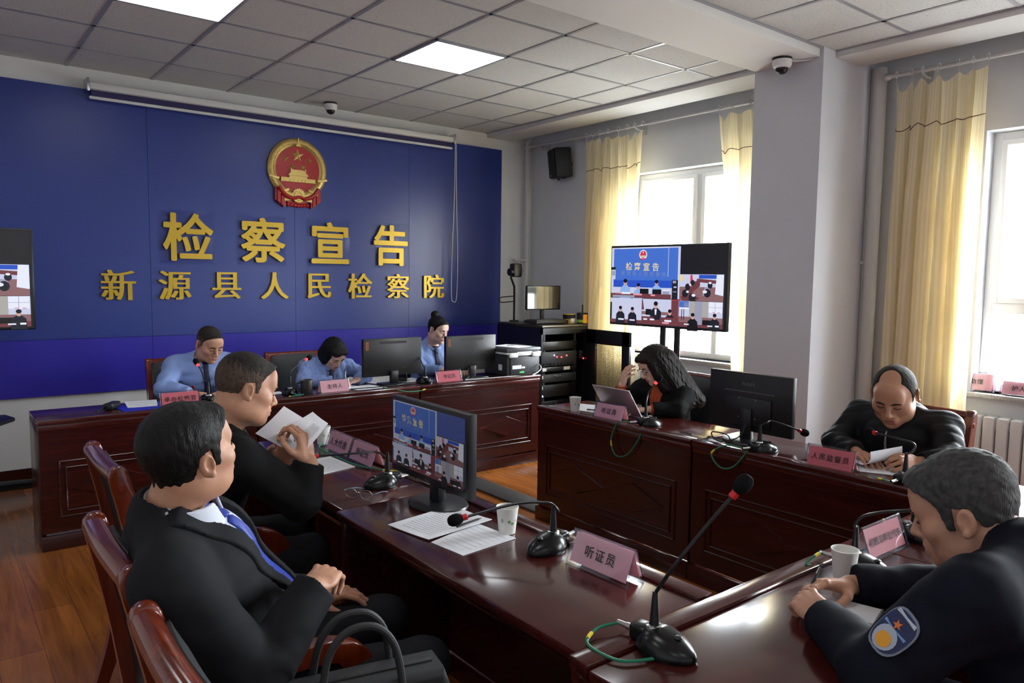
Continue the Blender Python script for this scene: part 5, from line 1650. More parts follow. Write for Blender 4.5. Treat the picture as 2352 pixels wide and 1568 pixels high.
def hair_clip(kind, X, Y, Z):
    """height of the hairline as a function of depth (negative keeps hair)"""
    P = {'short': [(-.13, -.088), (-.070, -.088), (-.040, -.040), (-.028, .022), (.004, .030), (.012, -.020), (.026, -.020), (.034, .030), (.050, .052), (.085, .080), (.12, .095)],
         'crew': [(-.13, -.070), (-.070, -.066), (-.040, -.030), (-.028, .024), (.004, .030), (.012, -.006), (.024, -.006), (.030, .036), (.046, .060), (.078, .088), (.12, .11)],
         'full': [(-.13, -.098), (-.065, -.098), (-.042, -.050), (-.030, .024), (.004, .030), (.012, -.026), (.028, -.026), (.036, .030), (.055, .050), (.085, .068), (.12, .075)],
         'balding': [(-.13, -.088), (-.070, -.088), (-.040, -.040), (-.028, .022), (.004, .030), (.012, -.010), (.024, -.010), (.030, .040), (.040, .085), (.060, .14), (.12, .2)],
         'updo': [(-.13, -.090), (-.060, -.085), (-.040, -.030), (-.026, .022), (.006, .028), (.016, -.010), (.028, .000), (.040, .040), (.060, .066), (.088, .082), (.12, .10)]}[kind]
    a = np.array([q[0] for q in P], np.float32); b = np.array([q[1] for q in P], np.float32)
    return (np.interp(Y.ravel(), a, b).reshape(Y.shape).astype(np.float32) - Z)

def hand_mesh(curl, side, h=.0022, thumb=(.35, .5), spread=.06, size=1.0):
    """right hand, wrist at the origin, fingers along +y, palm to -z, thumb at -x; side=-1 mirrors it"""
    v = Vol((-.095, -.05, -.105), (.065, .215, .05), h)
    p = v.put
    p(caps((0, -.045, 0), (0, .0, 0), .026, .024), .012)
    p(ell((-.012, .050, -.002), (.026, .048, .0145)), .014); p(ell((.014, .048, -.002), (.026, .046, .0140)), .014)
    p(ell((-.024, .030, -.010), (.018, .030, .014)), .014)
    bx_ = [-.0300, -.0100, .0105, .0295]; by = [.088, .093, .089, .079]
    ln = [(.040, .026, .021), (.045, .029, .022), (.041, .027, .021), (.032, .021, .019)]
    rr = [.0090, .0093, .0088, .0078]
    for i in range(4):
        a = Vector((bx_[i], by[i], 0)); ang = 0
        sp = (i - 1.5) * spread
        c = curl[i] if isinstance(curl, (list, tuple)) else curl
        prev = Vector((bx_[i] * .7, .045, -.001))
        p(caps(prev, a, .0105, rr[i] * 1.08), .008)
        for k in range(3):
            ang += c * (.75, 1.0, .75)[k]
            d = Vector((math.sin(sp) * math.cos(ang), math.cos(sp) * math.cos(ang), -math.sin(ang)))
            b = a + d * ln[i][k]
            r0 = rr[i] * (1 - .09 * k); p(caps(a, b, r0, rr[i] * (1 - .09 * (k + 1))), .0028, margin=.015)
            p(ell(a, (r0 * 1.06,) * 3), .003, margin=.015)
            a = b
    t0, t1 = thumb
    a = Vector((-.026, .018, -.008)); d1 = Vector((-math.cos(t0) * .75, .75, -.35 - .3 * t1)).normalized()
    b = a + d1 * .042
    d2 = Vector((-math.cos(t0) * .35 + .25 * t1, .85, -.25 - .35 * t1)).normalized(); c_ = b + d2 * .034
    d3 = Vector((.10 + .45 * t1, .85, -.2 - .3 * t1)).normalized(); e = c_ + d3 * .026
    p(caps(a, b, .0150, .0112), .010); p(caps(b, c_, .0110, .0098), .004); p(caps(c_, e, .0098, .0080), .004)
    V, F = v.mesh(1)
    V = V * size
    if side < 0:
        V = V * np.array([-1, 1, 1]); F = F[:, ::-1]
    return V, F

def frame(pos, d, palm):
    """hand frame: fingers along d, palm facing palm"""
    y = Vector(d).normalized(); z = -Vector(palm); z = (z - y * z.dot(y)).normalized(); x = y.cross(z)
    M = Matrix((x, y, z)).transposed().to_4x4(); M.translation = Vector(pos); return M

M_shoe = mat('black_shoe', (.012, .012, .012), .3)
def skin_mat(name, c, lip):
    return [mat(name, srgb(*c), .48, spec=.4, noise=.05, nscale=60, bump=.06, bscale=900), mat(name + '_lips', srgb(*lip), .4)]
def hair_mat(name, c, rough=.5):
    m = mat(name, c, rough, spec=.16, noise=.35, nscale=90)
    nt = m.node_tree; b = nt.nodes['Principled BSDF']
    tc = nt.nodes.new('ShaderNodeTexCoord'); mp = nt.nodes.new('ShaderNodeMapping'); mp.inputs['Scale'].default_value = (1, 1, .16)
    n = nt.nodes.new('ShaderNodeTexNoise'); n.inputs['Scale'].default_value = 330; n.inputs['Detail'].default_value = 2
    bp = nt.nodes.new('ShaderNodeBump'); bp.inputs['Strength'].default_value = .7; bp.inputs['Distance'].default_value = .004
    nt.links.new(tc.outputs['Object'], mp.inputs['Vector']); nt.links.new(mp.outputs[0], n.inputs['Vector'])
    nt.links.new(n.outputs['Fac'], bp.inputs['Height']); nt.links.new(bp.outputs[0], b.inputs['Normal'])
    return m
M_brow = mat('eyebrow_hair', (.010, .008, .007), .8)
M_hairb = hair_mat('black_hair', (.008, .007, .007, 1))
M_stub = hair_mat('cropped_hair', (.022, .018, .015, 1), .7)
M_fade = hair_mat('shaved_side_hair', (.075, .052, .040, 1), .75)
M_haird = hair_mat('dark_brown_hair', (.013, .009, .008, 1), .42)
M_hairg = hair_mat('greying_hair', (.060, .058, .056, 1), .65)

def person(s):
    """s: joints in room coordinates and the look of the clothes"""
    root = thing('person', s['label'], 'person', (s['pelvis'][0], s['pelvis'][1], 0), 0)
    O = Vector((s['pelvis'][0], s['pelvis'][1], 0))
    L = lambda p: Vector(p) - O
    sc = s.get('scale', 1.0); hs = s.get('hscale', 1.0)
    h = s.get('h', .006)
    P, N = L(s['pelvis']), L(s['neck'])
    up = (N - P).normalized()
    sr, sl = L(s['shR']), L(s['shL'])
    right = (sr - sl); right = (right - up * right.dot(up)).normalized()
    front = up.cross(right).normalized()
    A = {'R': (sr, L(s['elR']), L(s['wrR'])), 'L': (sl, L(s['elL']), L(s['wrL']))}
    yaw = s['yaw']; fdir = Vector((math.cos(yaw), math.sin(yaw), 0)); rdir = Vector((math.sin(yaw), -math.cos(yaw), 0))
    hips = {'R': P + rdir * .095 - Vector((0, 0, .02)), 'L': P - rdir * .095 - Vector((0, 0, .02))}
    lg = s.get('leg', .43)
    knees = {k: hips[k] + fdir * lg + rdir * (.06 if k == 'R' else -.06) + Vector((0, 0, .01)) for k in hips}
    ank = {k: Vector((knees[k].x, knees[k].y, .085)) + fdir * s.get('foot', -.02) for k in hips}
    pts = [P, N, sr, sl] + [q for a in A.values() for q in a]
    lo = np.min([list(p) for p in pts], 0) - .24; hi = np.max([list(p) for p in pts], 0) + .24
    lo[2] = max(lo[2], .36); hi[2] = N.z + .16
    b = s.get('bulk', 1.0)
    # trunk
    Tv = Vol(lo, hi, h)
    q = lambda t: P + (N - P) * t
    Tv.put(ecaps(q(-.02), q(.25), (.172 * b, .122 * b), (.160 * b, .120 * b), right, front), .03)
    Tv.put(ecaps(q(.25), q(.72), (.158 * b, .118 * b), (.172 * b, .118 * b), right, front), .05)
    if s.get('belly'):
        Tv.put(ell(q(.30) + front * .05, (.145 * b, .10 + s['belly'], .15), np.stack([list(right), list(front), list(up)], 1)), .06)
    if s.get('bust'):
        for sg in (-1, 1):
            Tv.put(ell(q(.66) + front * .095 + right * sg * .075, (.065, .055, .065), np.stack([list(right), list(front), list(up)], 1)), .05)
    Rm_ = np.stack([list(right), list(front), list(up)], 1)
    sw = (sr - sl).length / 2
    Tv.put(ell((sr + sl) / 2 - up * .04 * sc, (sw * .92, .088 * b, .085), Rm_), .05)
    for k in 'RL':
        Tv.put(caps(N + up * .02 - front * .015, A[k][0] - up * .012, .046, .050), .05)
    # arms
    Av = Tv.blank(); Sv = Tv.blank()
    for k in 'RL':
        a0, a1, a2 = A[k]
        for V_, cut in ((Av, False), (Sv, True)):
            V_.put(caps(a0, a1, .060 * sc * b, .047 * sc * b), .02)
            V_.put(ell(a1, (.048 * sc * b,) * 3), .02)
        Av.put(caps(a1, a2, .045 * sc, .028 * sc), .02)
        d = (a2 - a1); e_ = a2 - d.normalized() * s.get('cuff', .02)
        f_ = caps(a1, e_ + d.normalized() * .05, .047 * sc * b, .033 * sc)
        pl = d.normalized(); c0 = e_
        def clipped(X, Y, Z, f_=f_[0], pl=pl, c0=c0):
            return np.maximum(f_(X, Y, Z), (X - c0.x) * pl.x + (Y - c0.y) * pl.y + (Z - c0.z) * pl.z)
        Sv.put((clipped, f_[1], f_[2]), .018)
    # skin
    body = Tv.copy()
    kk = .03
    def smin(a, b_, k):
        hh = np.clip(.5 + .5 * (a - b_) / k, 0, 1); return a * (1 - hh) + b_ * hh - k * hh * (1 - hh)
    body.d = np.where(Tv.d > 5, Av.d, np.where(Av.d > 5, Tv.d, smin(Tv.d, Av.d, .03))) + .004
    Vb, Fb = body.mesh(1)
    # head
    Hc = L(s['head']); R = axes(*s['look'])
    Mh = R.to_4x4() @ Matrix.Scale(hs, 4); Mh.translation = Hc
    Nl = Mh.inverted() @ (N - front * .01)
    hv = head_vol(s, Nl)
    Vh, Fh = hv.mesh(1)
    cen = Vh[Fh].mean(1)
    lips = (np.abs(cen[:, 0]) < .021) & (cen[:, 1] > .094) & (cen[:, 2] > -.0805) & (cen[:, 2] < -.0595) & (cen[:, 1] > .094 + .25 * np.abs(cen[:, 0]))
    parts = [(Vb, Fb, np.zeros(len(Fb), int)), (xf(Vh, Mh), Fh, lips.astype(int))]
    for k in 'RL':
        hd = s['hand' + k]
        Vx, Fx = hand_mesh(hd.get('curl', .35), 1 if k == 'R' else -1, thumb=hd.get('thumb', (.35, .5)), size=sc * hd.get('size', 1.0))
        M = frame(A[k][2], hd['dir'], hd['palm'])
        parts.append((xf(Vx, M), Fx, np.zeros(len(Fx), int)))
    # legs
    lv = Vol(np.min([list(p) for p in list(hips.values()) + list(ank.values())], 0) - .16, np.max([list(p) for p in list(knees.values()) + list(hips.values())], 0) + .16, .011)
    for k in 'RL':
        lv.put(caps(hips[k], knees[k], .082 * b, .058), .03); lv.put(caps(knees[k], ank[k], .058, .040), .03)
    lv.put(ell(P - Vector((0, 0, .015)), (.17 * b, .15 * b, .10)), .05)
    leg = lv.copy(); leg.d = leg.d + .006
    Vl, Fl = leg.mesh(1); parts.append((Vl, Fl, np.zeros(len(Fl), int)))
    off = 0; VV, FF, SS = [], [], []
    for v_, f_, m_ in parts:
        VV.append(v_); FF.append(f_ + off); SS.append(m_); off += len(v_)
    mk('body', np.concatenate(VV), np.concatenate(FF), s['skin'], root, np.concatenate(SS))
    tr = lv.copy(); X, Y, Z_ = tr.xyz(); tr.d = tr.d - .010 + folds(X, Y, Z_, 5, .004)
    V_, F_ = tr.mesh(1); mk('trousers', V_, F_, s['trousers'], root)
    for k in 'RL':
        sv = Vol(np.array(ank[k]) - np.array([.22, .22, .10]), np.array(ank[k]) + np.array([.22, .22, .08]), .008)
        a_ = ank[k]
        sv.put(caps(a_ + Vector((0, 0, -.035)), Vector((a_.x, a_.y, .042)) + fdir * .15, .044, .036), .03)
        X, Y, Z_ = sv.xyz(); sv.d = np.maximum(sv.d, .004 - Z_ + 0 * X + 0 * Y)
        V_, F_ = sv.mesh(1); mk('shoe', V_, F_, M_shoe, root)
    # garment
    X, Y, Z_ = Tv.xyz()
    TS = np.where(Tv.d > 5, Sv.d, np.where(Sv.d > 5, Tv.d, smin(Tv.d, Sv.d, .04)))
    U = (X - P.x) * right.x + (Y - P.y) * right.y + (Z_ - P.z) * right.z
    Wv = (X - P.x) * up.x + (Y - P.y) * up.y + (Z_ - P.z) * up.z
    G = (X - P.x) * front.x + (Y - P.y) * front.y + (Z_ - P.z) * front.z
    Ln = (N - P).length
    wr = folds(X, Y, Z_, s.get('seed', 1), s.get('fold', .004), s.get('lam', (.05, .13)))
    th = s.get('thick', .012)
    gar = TS - th + wr
    # neck hole
    nh = caps(N - up * .02 + front * .02, N + up * .15 + front * .045, .060 * s.get('hole', 1.0))[0](X, Y, Z_)
    gar = np.maximum(gar, -nh)
    gar = np.maximum(gar, .035 - Wv + P.z * 0 - .03)
    def poly(pts):
        """signed distance-like field of a convex polygon in the chest plane (U, height from the neck)"""
        Hn = Wv - Ln; d = -10.0
        n_ = len(pts); cx = sum(p[0] for p in pts) / n_; cy = sum(p[1] for p in pts) / n_
        for i in range(n_):
            (x0, y0), (x1, y1) = pts[i], pts[(i + 1) % n_]
            nx, ny = y1 - y0, x0 - x1; l = math.hypot(nx, ny); nx, ny = nx / l, ny / l
            if (cx - x0) * nx + (cy - y0) * ny > 0: nx, ny = -nx, -ny
            d = np.maximum(d, (U - x0) * nx + (Hn - y0) * ny)
        return d
    fr_ = -(G - .01)
    if s.get('vee'):
        gar = np.maximum(gar, -np.maximum(poly(s['vee']), fr_))
    gv = Tv.blank(); gv.d = gar.astype(np.float32)
    V_, F_ = gv.mesh(1); mk(s['top'], V_, F_, s['cloth'], root)
    def patch(name, pts, m, t0, label=None, back=None):
        pv = Tv.blank(); pv.d = np.maximum(np.maximum(Tv.d - t0, poly(pts)), fr_).astype(np.float32)
        pv.d = np.maximum(pv.d, -(Tv.d + .012))
        V_, F_ = pv.mesh(2)
        if len(V_): mk(name, V_, F_, m, root, label=label)
    for pt in s.get('patches', []):
        patch(*pt)
    # collar: a band round the neck
    for c in s.get('collars', []):
        cv = Vol(list(N - Vector((.16, .16, .12))), list(N + Vector((.16, .16, .16))), .0036)
        X, Y, Z_ = cv.xyz()
        ax = (Hc + R @ Vector((0, -.03, -.07)) * hs - N).normalized() if c.get('follow', True) else up
        ax = (ax * .5 + up * .5).normalized()
        c0 = N + front * c.get('fwd', .0) + up * c.get('lift', .0)
        dx, dy, dz = X - c0.x, Y - c0.y, Z_ - c0.z
        l = dx * ax.x + dy * ax.y + dz * ax.z
        rad = np.sqrt(np.maximum(dx * dx + dy * dy + dz * dz - l * l, 0))
        rr = c['r'] - c.get('cone', .25) * l
        fw = (dx * front.x + dy * front.y + dz * front.z)
        topz = c['h'] - c.get('dip', .35) * (fw + .06)
        d = np.maximum(np.abs(rad - rr) - c.get('t', .004), np.maximum(l - topz, -l - .03))
        if c.get('gap'):
            sd = (dx * right.x + dy * right.y + dz * right.z)
            d = np.maximum(d, np.minimum(10, -np.maximum(np.abs(sd) - c['gap'] * np.clip((l + .06) / .06, .3, 3), -fw)))
        cv.d = d.astype(np.float32)
        V_, F_ = cv.mesh(1)
        if len(V_): mk(c.get('name', 'collar'), V_, F_, c['m'], root, label=c.get('label'))
    # brows and lashes
    for sg in (-1, 1):
        if s.get('brows', True):
            m = MB(); m.tube([Mh @ Vector((sg * .013, .0965, .0175)), Mh @ Vector((sg * .030, .0975, .0250)), Mh @ Vector((sg * .049, .0880, .0205))], [.0034, .0044, .0020], 8, smooth=4)
            obj('eyebrow', m, M_brow, root)
            m = MB(); m.tube([Mh @ Vector((sg * .0180, .0885, -.0030)), Mh @ Vector((sg * .032, .0930, -.0052)), Mh @ Vector((sg * .0465, .0850, -.0030))], [.0012, .0021, .0014], 6, smooth=4)
            obj('eyelashes', m, M_brow, root)
    # hair
    hr = s['hair']
    v = Vol((-.20, -.21, -.45 if hr.get('long') else -.16), (.17, .16, .20), .003)
    X, Y, Z_ = v.xyz()
    base = v.blank()
    w = s.get('wide', 1.0)
    base.put(ell((0, -.014, .034), (.0755 * w, .094, .086)), .02); base.put(ell((0, .070, .050), (.052, .026, .040)), .03)
    base.put(ell((0, .028, -.030), (.0625 * w, .060, .082)), .035); base.put(caps((0, -.03, -.06), Nl, .054, .062), .03)
    tk = hr.get('side', .004) + (hr.get('top', .012) - hr.get('side', .004)) * np.clip((Z_ - .03) / .07, 0, 1) + 0 * X + 0 * Y
    nz = folds(X, Y, Z_, hr.get('seed', 3), hr.get('rough', .0016), (.012, .03))
    d = np.maximum(base.d - tk + nz, hair_clip(hr['line'], X, Y, Z_) + .5 * nz)
    v.d = np.broadcast_to(d, tuple(v.n)).astype(np.float32).copy()
    for e in hr.get('add', []):
        v.put(e[0], e[1], margin=.03)
    if hr.get('face'):
        for f_ in hr['face']:
            v.put(f_, .006, cut=True)
    if hr.get('add'):
        v.d = v.d + folds(X, Y, Z_, 9, hr.get('strand', .0025), (.010, .022), axis=(1, 0.3, 0))
    V_, F_ = v.mesh(1)
    if hr.get('fade'):
        cz = V_[F_].mean(1)
        cut_ = hr['fade'][1] + .012 * np.sin(cz[:, 0] * 90 + cz[:, 1] * 140) * np.sin(cz[:, 1] * 260) + np.random.RandomState(4).uniform(-.012, .012, len(cz)) - .20 * cz[:, 1]
        mk('hair', xf(V_, Mh), F_, [hr['m'], hr['fade'][0]], root, (cz[:, 2] < cut_).astype(int))
    else:
        mk('hair', xf(V_, Mh), F_, hr['m'], root)
    return root, Mh, O, dict(right=right, front=front, up=up, P=P, N=N, A=A)
# ------------------------------------------------------------------ the people
R_ = math.radians
SK = skin_mat('skin_warm', (196, 146, 120), (168, 100, 90))
SK2 = skin_mat('skin_tan', (186, 136, 108), (160, 98, 86))
SKF = skin_mat('skin_light', (214, 172, 152), (170, 70, 76))
SKF3 = skin_mat('skin_light_red_lips', (220, 180, 162), (168, 20, 60))
C_blue = mat('light_blue_shirt', srgb(130, 152, 204), .7, spec=.2, bump=.05, bscale=900)
C_navy = mat('navy_tie', srgb(26, 30, 60), .6)
C_black = mat('black_jacket_cloth', (.0065, .0065, .007), .75, spec=.14, bump=.08, bscale=800)
C_suit = mat('charcoal_suit', (.0120, .0125, .0145), .78, spec=.14, bump=.06, bscale=900)
C_white = mat('white_shirt', (.62, .65, .74), .7, spec=.2)
C_tie = mat('royal_blue_tie', srgb(26, 52, 150), .5, noise=.3, nscale=260)
C_orange = mat('orange_shirt', srgb(176, 72, 26), .7)
C_hood = mat('black_hoodie', (.008, .009, .011), .6, spec=.22, bump=.05, bscale=700)
C_navyu = mat('dark_navy_uniform', (.006, .007, .0145), .78, spec=.14, bump=.08, bscale=800)
C_trs = mat('dark_trousers', (.010, .011, .014), .75, spec=.2)
TIE = [(-.018, -.030), (.018, -.030), (.030, -.40), (0, -.46), (-.030, -.40)]
KNOT = [(-.022, .012), (.022, .012), (.014, -.042), (-.014, -.042)]
band = lambda m, **k: dict(dict(r=.066, h=.035, t=.005, m=m), **k)

person(dict(label='person in light blue shirt and navy tie, leftmost in the back row', pelvis=(1.58, 5.66, .56), neck=(1.535, 5.52, .985), head=(1.556, 5.43, 1.108),
        look=(R_(-74), R_(26), 0), yaw=R_(-90), shR=(1.350, 5.56, .955), shL=(1.725, 5.53, .955), elR=(1.245, 5.40, .815), wrR=(1.375, 5.235, .795), elL=(1.79, 5.36, .815), wrL=(1.60, 5.215, .795),
        handR=dict(dir=(.9, -.25, -.10), palm=(0, -.1, -1), curl=.30), handL=dict(dir=(-.8, -.4, -.10), palm=(0, -.1, -1), curl=.35),
        skin=SK, top='shirt', cloth=C_blue, trousers=C_trs, bulk=1.06, wide=1.05, seed=11, fold=.0085, hair=dict(line='crew', side=.0022, top=.0045, m=M_stub, rough=.0006, fade=(M_fade, .055)),
        collars=[band(C_blue, gap=.020, h=.040, r=.077, lift=.022, fwd=.006, t=.0055, cone=.45, dip=.30)], patches=[('tie', TIE, C_navy, .021), ('tie_knot', KNOT, C_navy, .028), ('badge', [(.085, -.13), (.105, -.13), (.105, -.155), (.085, -.155)], M_emred, .022)], thick=.013))
bob = [(ell((0, -.030, .020), (.092, .096, .095)), .02), (ell((.062, -.022, -.050), (.034, .070, .075)), .03), (ell((-.062, -.022, -.050), (.034, .070, .075)), .03), (ell((0, -.075, -.045), (.078, .042, .085)), .03),
       (ell((.030, .052, .070), (.050, .045, .030)), .02), (ell((-.030, .048, .070), (.050, .045, .030)), .02), (ell((-.064, .040, .005), (.018, .028, .060)), .02), (ell((.068, .030, .0), (.016, .026, .055)), .02)]
person(dict(label='person with a black bob and light blue shirt, writing in the back row', pelvis=(2.42, 5.64, .56), neck=(2.47, 5.47, .905), head=(2.472, 5.375, .998),
    look=(R_(-76), R_(44), R_(6)), yaw=R_(-90), shR=(2.305, 5.50, .885), shL=(2.645, 5.49, .870), elR=(2.215, 5.36, .80), wrR=(2.40, 5.235, .795), elL=(2.74, 5.36, .80), wrL=(2.595, 5.23, .795), scale=.92, hscale=.94, bulk=.92,
    handR=dict(dir=(.75, -.45, .0), palm=(-.2, -.2, -1), curl=.62, thumb=(.3, 1.0)), handL=dict(dir=(-.8, -.25, -.08), palm=(0, 0, -1), curl=.35),
    skin=SKF, top='shirt', cloth=C_blue, trousers=C_trs, seed=12, fold=.009, hair=dict(line='updo', side=.010, top=.016, m=M_hairb, add=bob), bust=True,
    collars=[band(C_blue, gap=.018, h=.036, r=.069, lift=.022, fwd=.006, t=.005, cone=.45, dip=.30)], patches=[('tie', TIE, C_navy, .021), ('tie_knot', KNOT, C_navy, .026)], thick=.013))
pen((2.478, 5.185, .80), (2.505, 5.235, .875), 'white pen in the writing hand of the person in the back row', .0035, M_paper)
bun = [(ell((0, -.075, .125), (.044, .042, .040)), .012), (ell((0, -.048, .095), (.040, .040, .030)), .02)]
person(dict(label='person with a high hair bun in a light blue shirt behind the right monitor', pelvis=(3.56, 5.78, .56), neck=(3.572, 5.70, .980), head=(3.585, 5.625, 1.128),
    look=(R_(-72), R_(17), R_(-3)), yaw=R_(-88), shR=(3.405, 5.73, .945), shL=(3.735, 5.71, .945), elR=(3.385, 5.58, .79), wrR=(3.47, 5.36, .80), elL=(3.79, 5.55, .79), wrL=(3.68, 5.36, .80), scale=.92, hscale=.94, bulk=.90,
    handR=dict(dir=(.3, -.9, -.12), palm=(0, -.1, -1), curl=.30), handL=dict(dir=(-.4, -.9, -.12), palm=(0, -.1, -1), curl=.30),
    skin=SKF3, top='shirt', cloth=C_blue, trousers=C_trs, seed=13, fold=.008, bust=True, hair=dict(line='updo', side=.006, top=.012, m=M_hairb, add=bun, strand=.0008),
    collars=[band(C_blue, gap=.022, h=.030, r=.070, lift=.018, fwd=.006, t=.005, cone=.5, dip=.30)], patches=[('tie', TIE, C_navy, .021), ('tie_knot', KNOT, C_navy, .028)], thick=.013))

# left side: the reading person and the person in the suit
LAP = [(-.115, .02), (-.03, .03), (-.012, -.30), (-.10, -.10)]
person(dict(label='person in a black jacket with cropped hair, reading white sheets at the left side desk', pelvis=(.72, 2.86, .56), neck=(.775, 2.585, 1.055), head=(.842, 2.535, 1.212),
    look=(R_(-2), R_(14), 0), yaw=R_(-12), shR=(.775, 2.415, 1.00), shL=(.80, 2.785, 1.00), elR=(.955, 2.345, .850), wrR=(.992, 2.352, .975), elL=(.99, 2.80, .83), wrL=(1.005, 2.60, .93),
    handR=dict(dir=(-.10, .30, .90), palm=(-.55, .80, .1), curl=[.85, .9, .95, 1.0], thumb=(.2, .5)), handL=dict(dir=(-.05, -.45, .8), palm=(-.4, -.8, -.3), curl=.6),
    skin=SK2, top='jacket', cloth=C_black, trousers=C_trs, bulk=1.05, wide=1.06, h=.0055, seed=21, fold=.0045, thick=.017, hole=1.0, hscale=.98, neckr=.064,
    hair=dict(line='crew', side=.0024, top=.009, m=M_stub, rough=.0008, fade=(M_fade, .062)), vee=[(-.055, .05), (.055, .05), (0, -.22)],
    patches=[('shirt', [(-.09, .05), (.09, .05), (.02, -.30), (-.02, -.30)], C_white, .009)],
    collars=[band(C_black, r=.088, h=.040, t=.006, gap=.05, cone=.35, label='jacket collar'), band(C_white, r=.075, h=.052, t=.003, gap=.03, cone=.2, label='white shirt collar')]))
person(dict(label='person in a charcoal suit and blue tie leaning back in the left foreground', pelvis=(.62, 1.88, .56), neck=(.428, 1.815, 1.030), head=(.462, 1.788, 1.183),
    look=(R_(20), R_(-14), R_(4)), yaw=R_(-8), shR=(.375, 1.625, .958), shL=(.520, 1.995, .958), elR=(.520, 1.535, .730), wrR=(.690, 1.612, .868), elL=(.66, 2.10, .70), wrL=(.86, 2.03, .66),
    handR=dict(dir=(.55, .55, .05), palm=(.1, .3, -1), curl=[.75, .8, .85, .9], thumb=(.2, .9)), handL=dict(dir=(.95, -.25, -.05), palm=(0, .1, -1), curl=.4),
    skin=SK2, top='suit_jacket', cloth=C_suit, trousers=C_trs, bulk=1.10, belly=.03, wide=1.08, h=.005, seed=22, fold=.004, lam=(.06, .16), thick=.018, hscale=.98, neckr=.064, hole=1.12,
    hair=dict(line='short', side=.006, top=.014, m=M_hairb, rough=.0016), vee=[(-.085, .06), (.085, .06), (.035, -.42), (-.035, -.42)],
    patches=[('shirt', [(-.11, .08), (.11, .08), (.045, -.44), (-.045, -.44)], C_white, .010), ('tie', [(-.018, -.05), (.022, -.05), (.042, -.42), (.012, -.47), (-.028, -.42)], C_tie, .017), ('tie_knot', KNOT, C_tie, .024),
             ('lapel', [(-.120, .05), (-.062, .06), (-.006, -.36), (-.030, -.34), (-.085, -.12)], C_suit, .025), ('lapel', [(.120, .05), (.062, .06), (.006, -.36), (.030, -.34), (.085, -.12)], C_suit, .025)],
    collars=[band(C_white, r=.088, h=.050, t=.0045, gap=.02, cone=.28, lift=.010, fwd=.022, dip=.10, label='white shirt collar'), band(C_suit, r=.098, h=.020, t=.007, gap=.09, cone=.4, fwd=.010, label='jacket collar')], cuff=.015))

# right side: the long-haired person and the person in the hoodie
long_ = [(ell((0, -.030, .030), (.092, .098, .092)), .02), (ell((0, -.085, -.08), (.085, .055, .13)), .04),
         (caps((.060, -.05, .02), (.085, -.075, -.24), .042, .050), .03), (caps((-.060, -.05, .02), (-.085, -.075, -.24), .042, .050), .03), (caps((0, -.09, -.05), (.02, -.12, -.27), .060, .055), .04),
         (caps((.064, .030, .050), (.076, .050, -.12), .024, .030), .03), (caps((-.064, .030, .050), (-.072, .040, -.14), .024, .028), .03), (caps((.070, .010, .0), (.090, .025, -.25), .030, .030), .03),
         (caps((-.062, -.02, .04), (-.110, -.02, -.30), .050, .062), .03), (caps((-.070, .050, .030), (-.082, .050, -.16), .026, .034), .03), (caps((-.05, -.08, .0), (-.10, -.11, -.34), .060, .058), .04),
         (ell((.03, .055, .075), (.050, .042, .026)), .02), (ell((-.03, .055, .075), (.050, .042, .026)), .02)]
w_root, w_M, w_O, w_i = person(dict(label='person with long dark hair, glasses and a black jacket over orange, hand at her face', pelvis=(3.80, 3.17, .56), neck=(3.725, 3.105, .935), head=(3.640, 3.140, 1.060),
    look=(R_(160), R_(30), R_(4)), yaw=R_(180), shR=(3.70, 3.275, .890), shL=(3.72, 2.965, .875), elR=(3.52, 3.31, .80), wrR=(3.500, 3.285, .925), elL=(3.63, 2.93, .80), wrL=(3.49, 3.04, .800), scale=.92, hscale=.95, bulk=.92,
    handR=dict(dir=(-.25, -.45, .70), palm=(.75, -.5, .3), curl=.55, thumb=(.2, .7)), handL=dict(dir=(-.6, .55, -.05), palm=(0, 0, -1), curl=.3),
    skin=SKF, top='jacket', cloth=C_black, trousers=C_trs, h=.0055, seed=31, fold=.0045, thick=.015, cuff=.035, hair=dict(line='updo', side=.010, top=.016, m=M_haird, add=long_, long=True, strand=.003),
    vee=[(-.05, .05), (.05, .05), (.015, -.30), (-.015, -.30)], patches=[('shirt', [(-.09, .05), (.09, .05), (.04, -.34), (-.04, -.34)], C_orange, .010, 'orange shirt')]))
for k, nm in (('R', 'far'), ('L', 'near')):
    a0, a1, a2 = w_i['A'][k]; d = (a2 - a1).normalized()
    m = MB(); m.cyl(a2 - d * .045, a2 - d * .008, .034, .033, n=24); obj('shirt_cuff', m, C_orange, w_root, label='orange cuff')
g = spectacles('glasses', 'thin metal glasses on the face of the long-haired person', (0, 0, 0), 0, folded=True)
g.matrix_world = Matrix.Translation(w_O) @ w_M @ T(0, .106, -.018) @ Matrix.Rotation(PI, 4, 'Z')

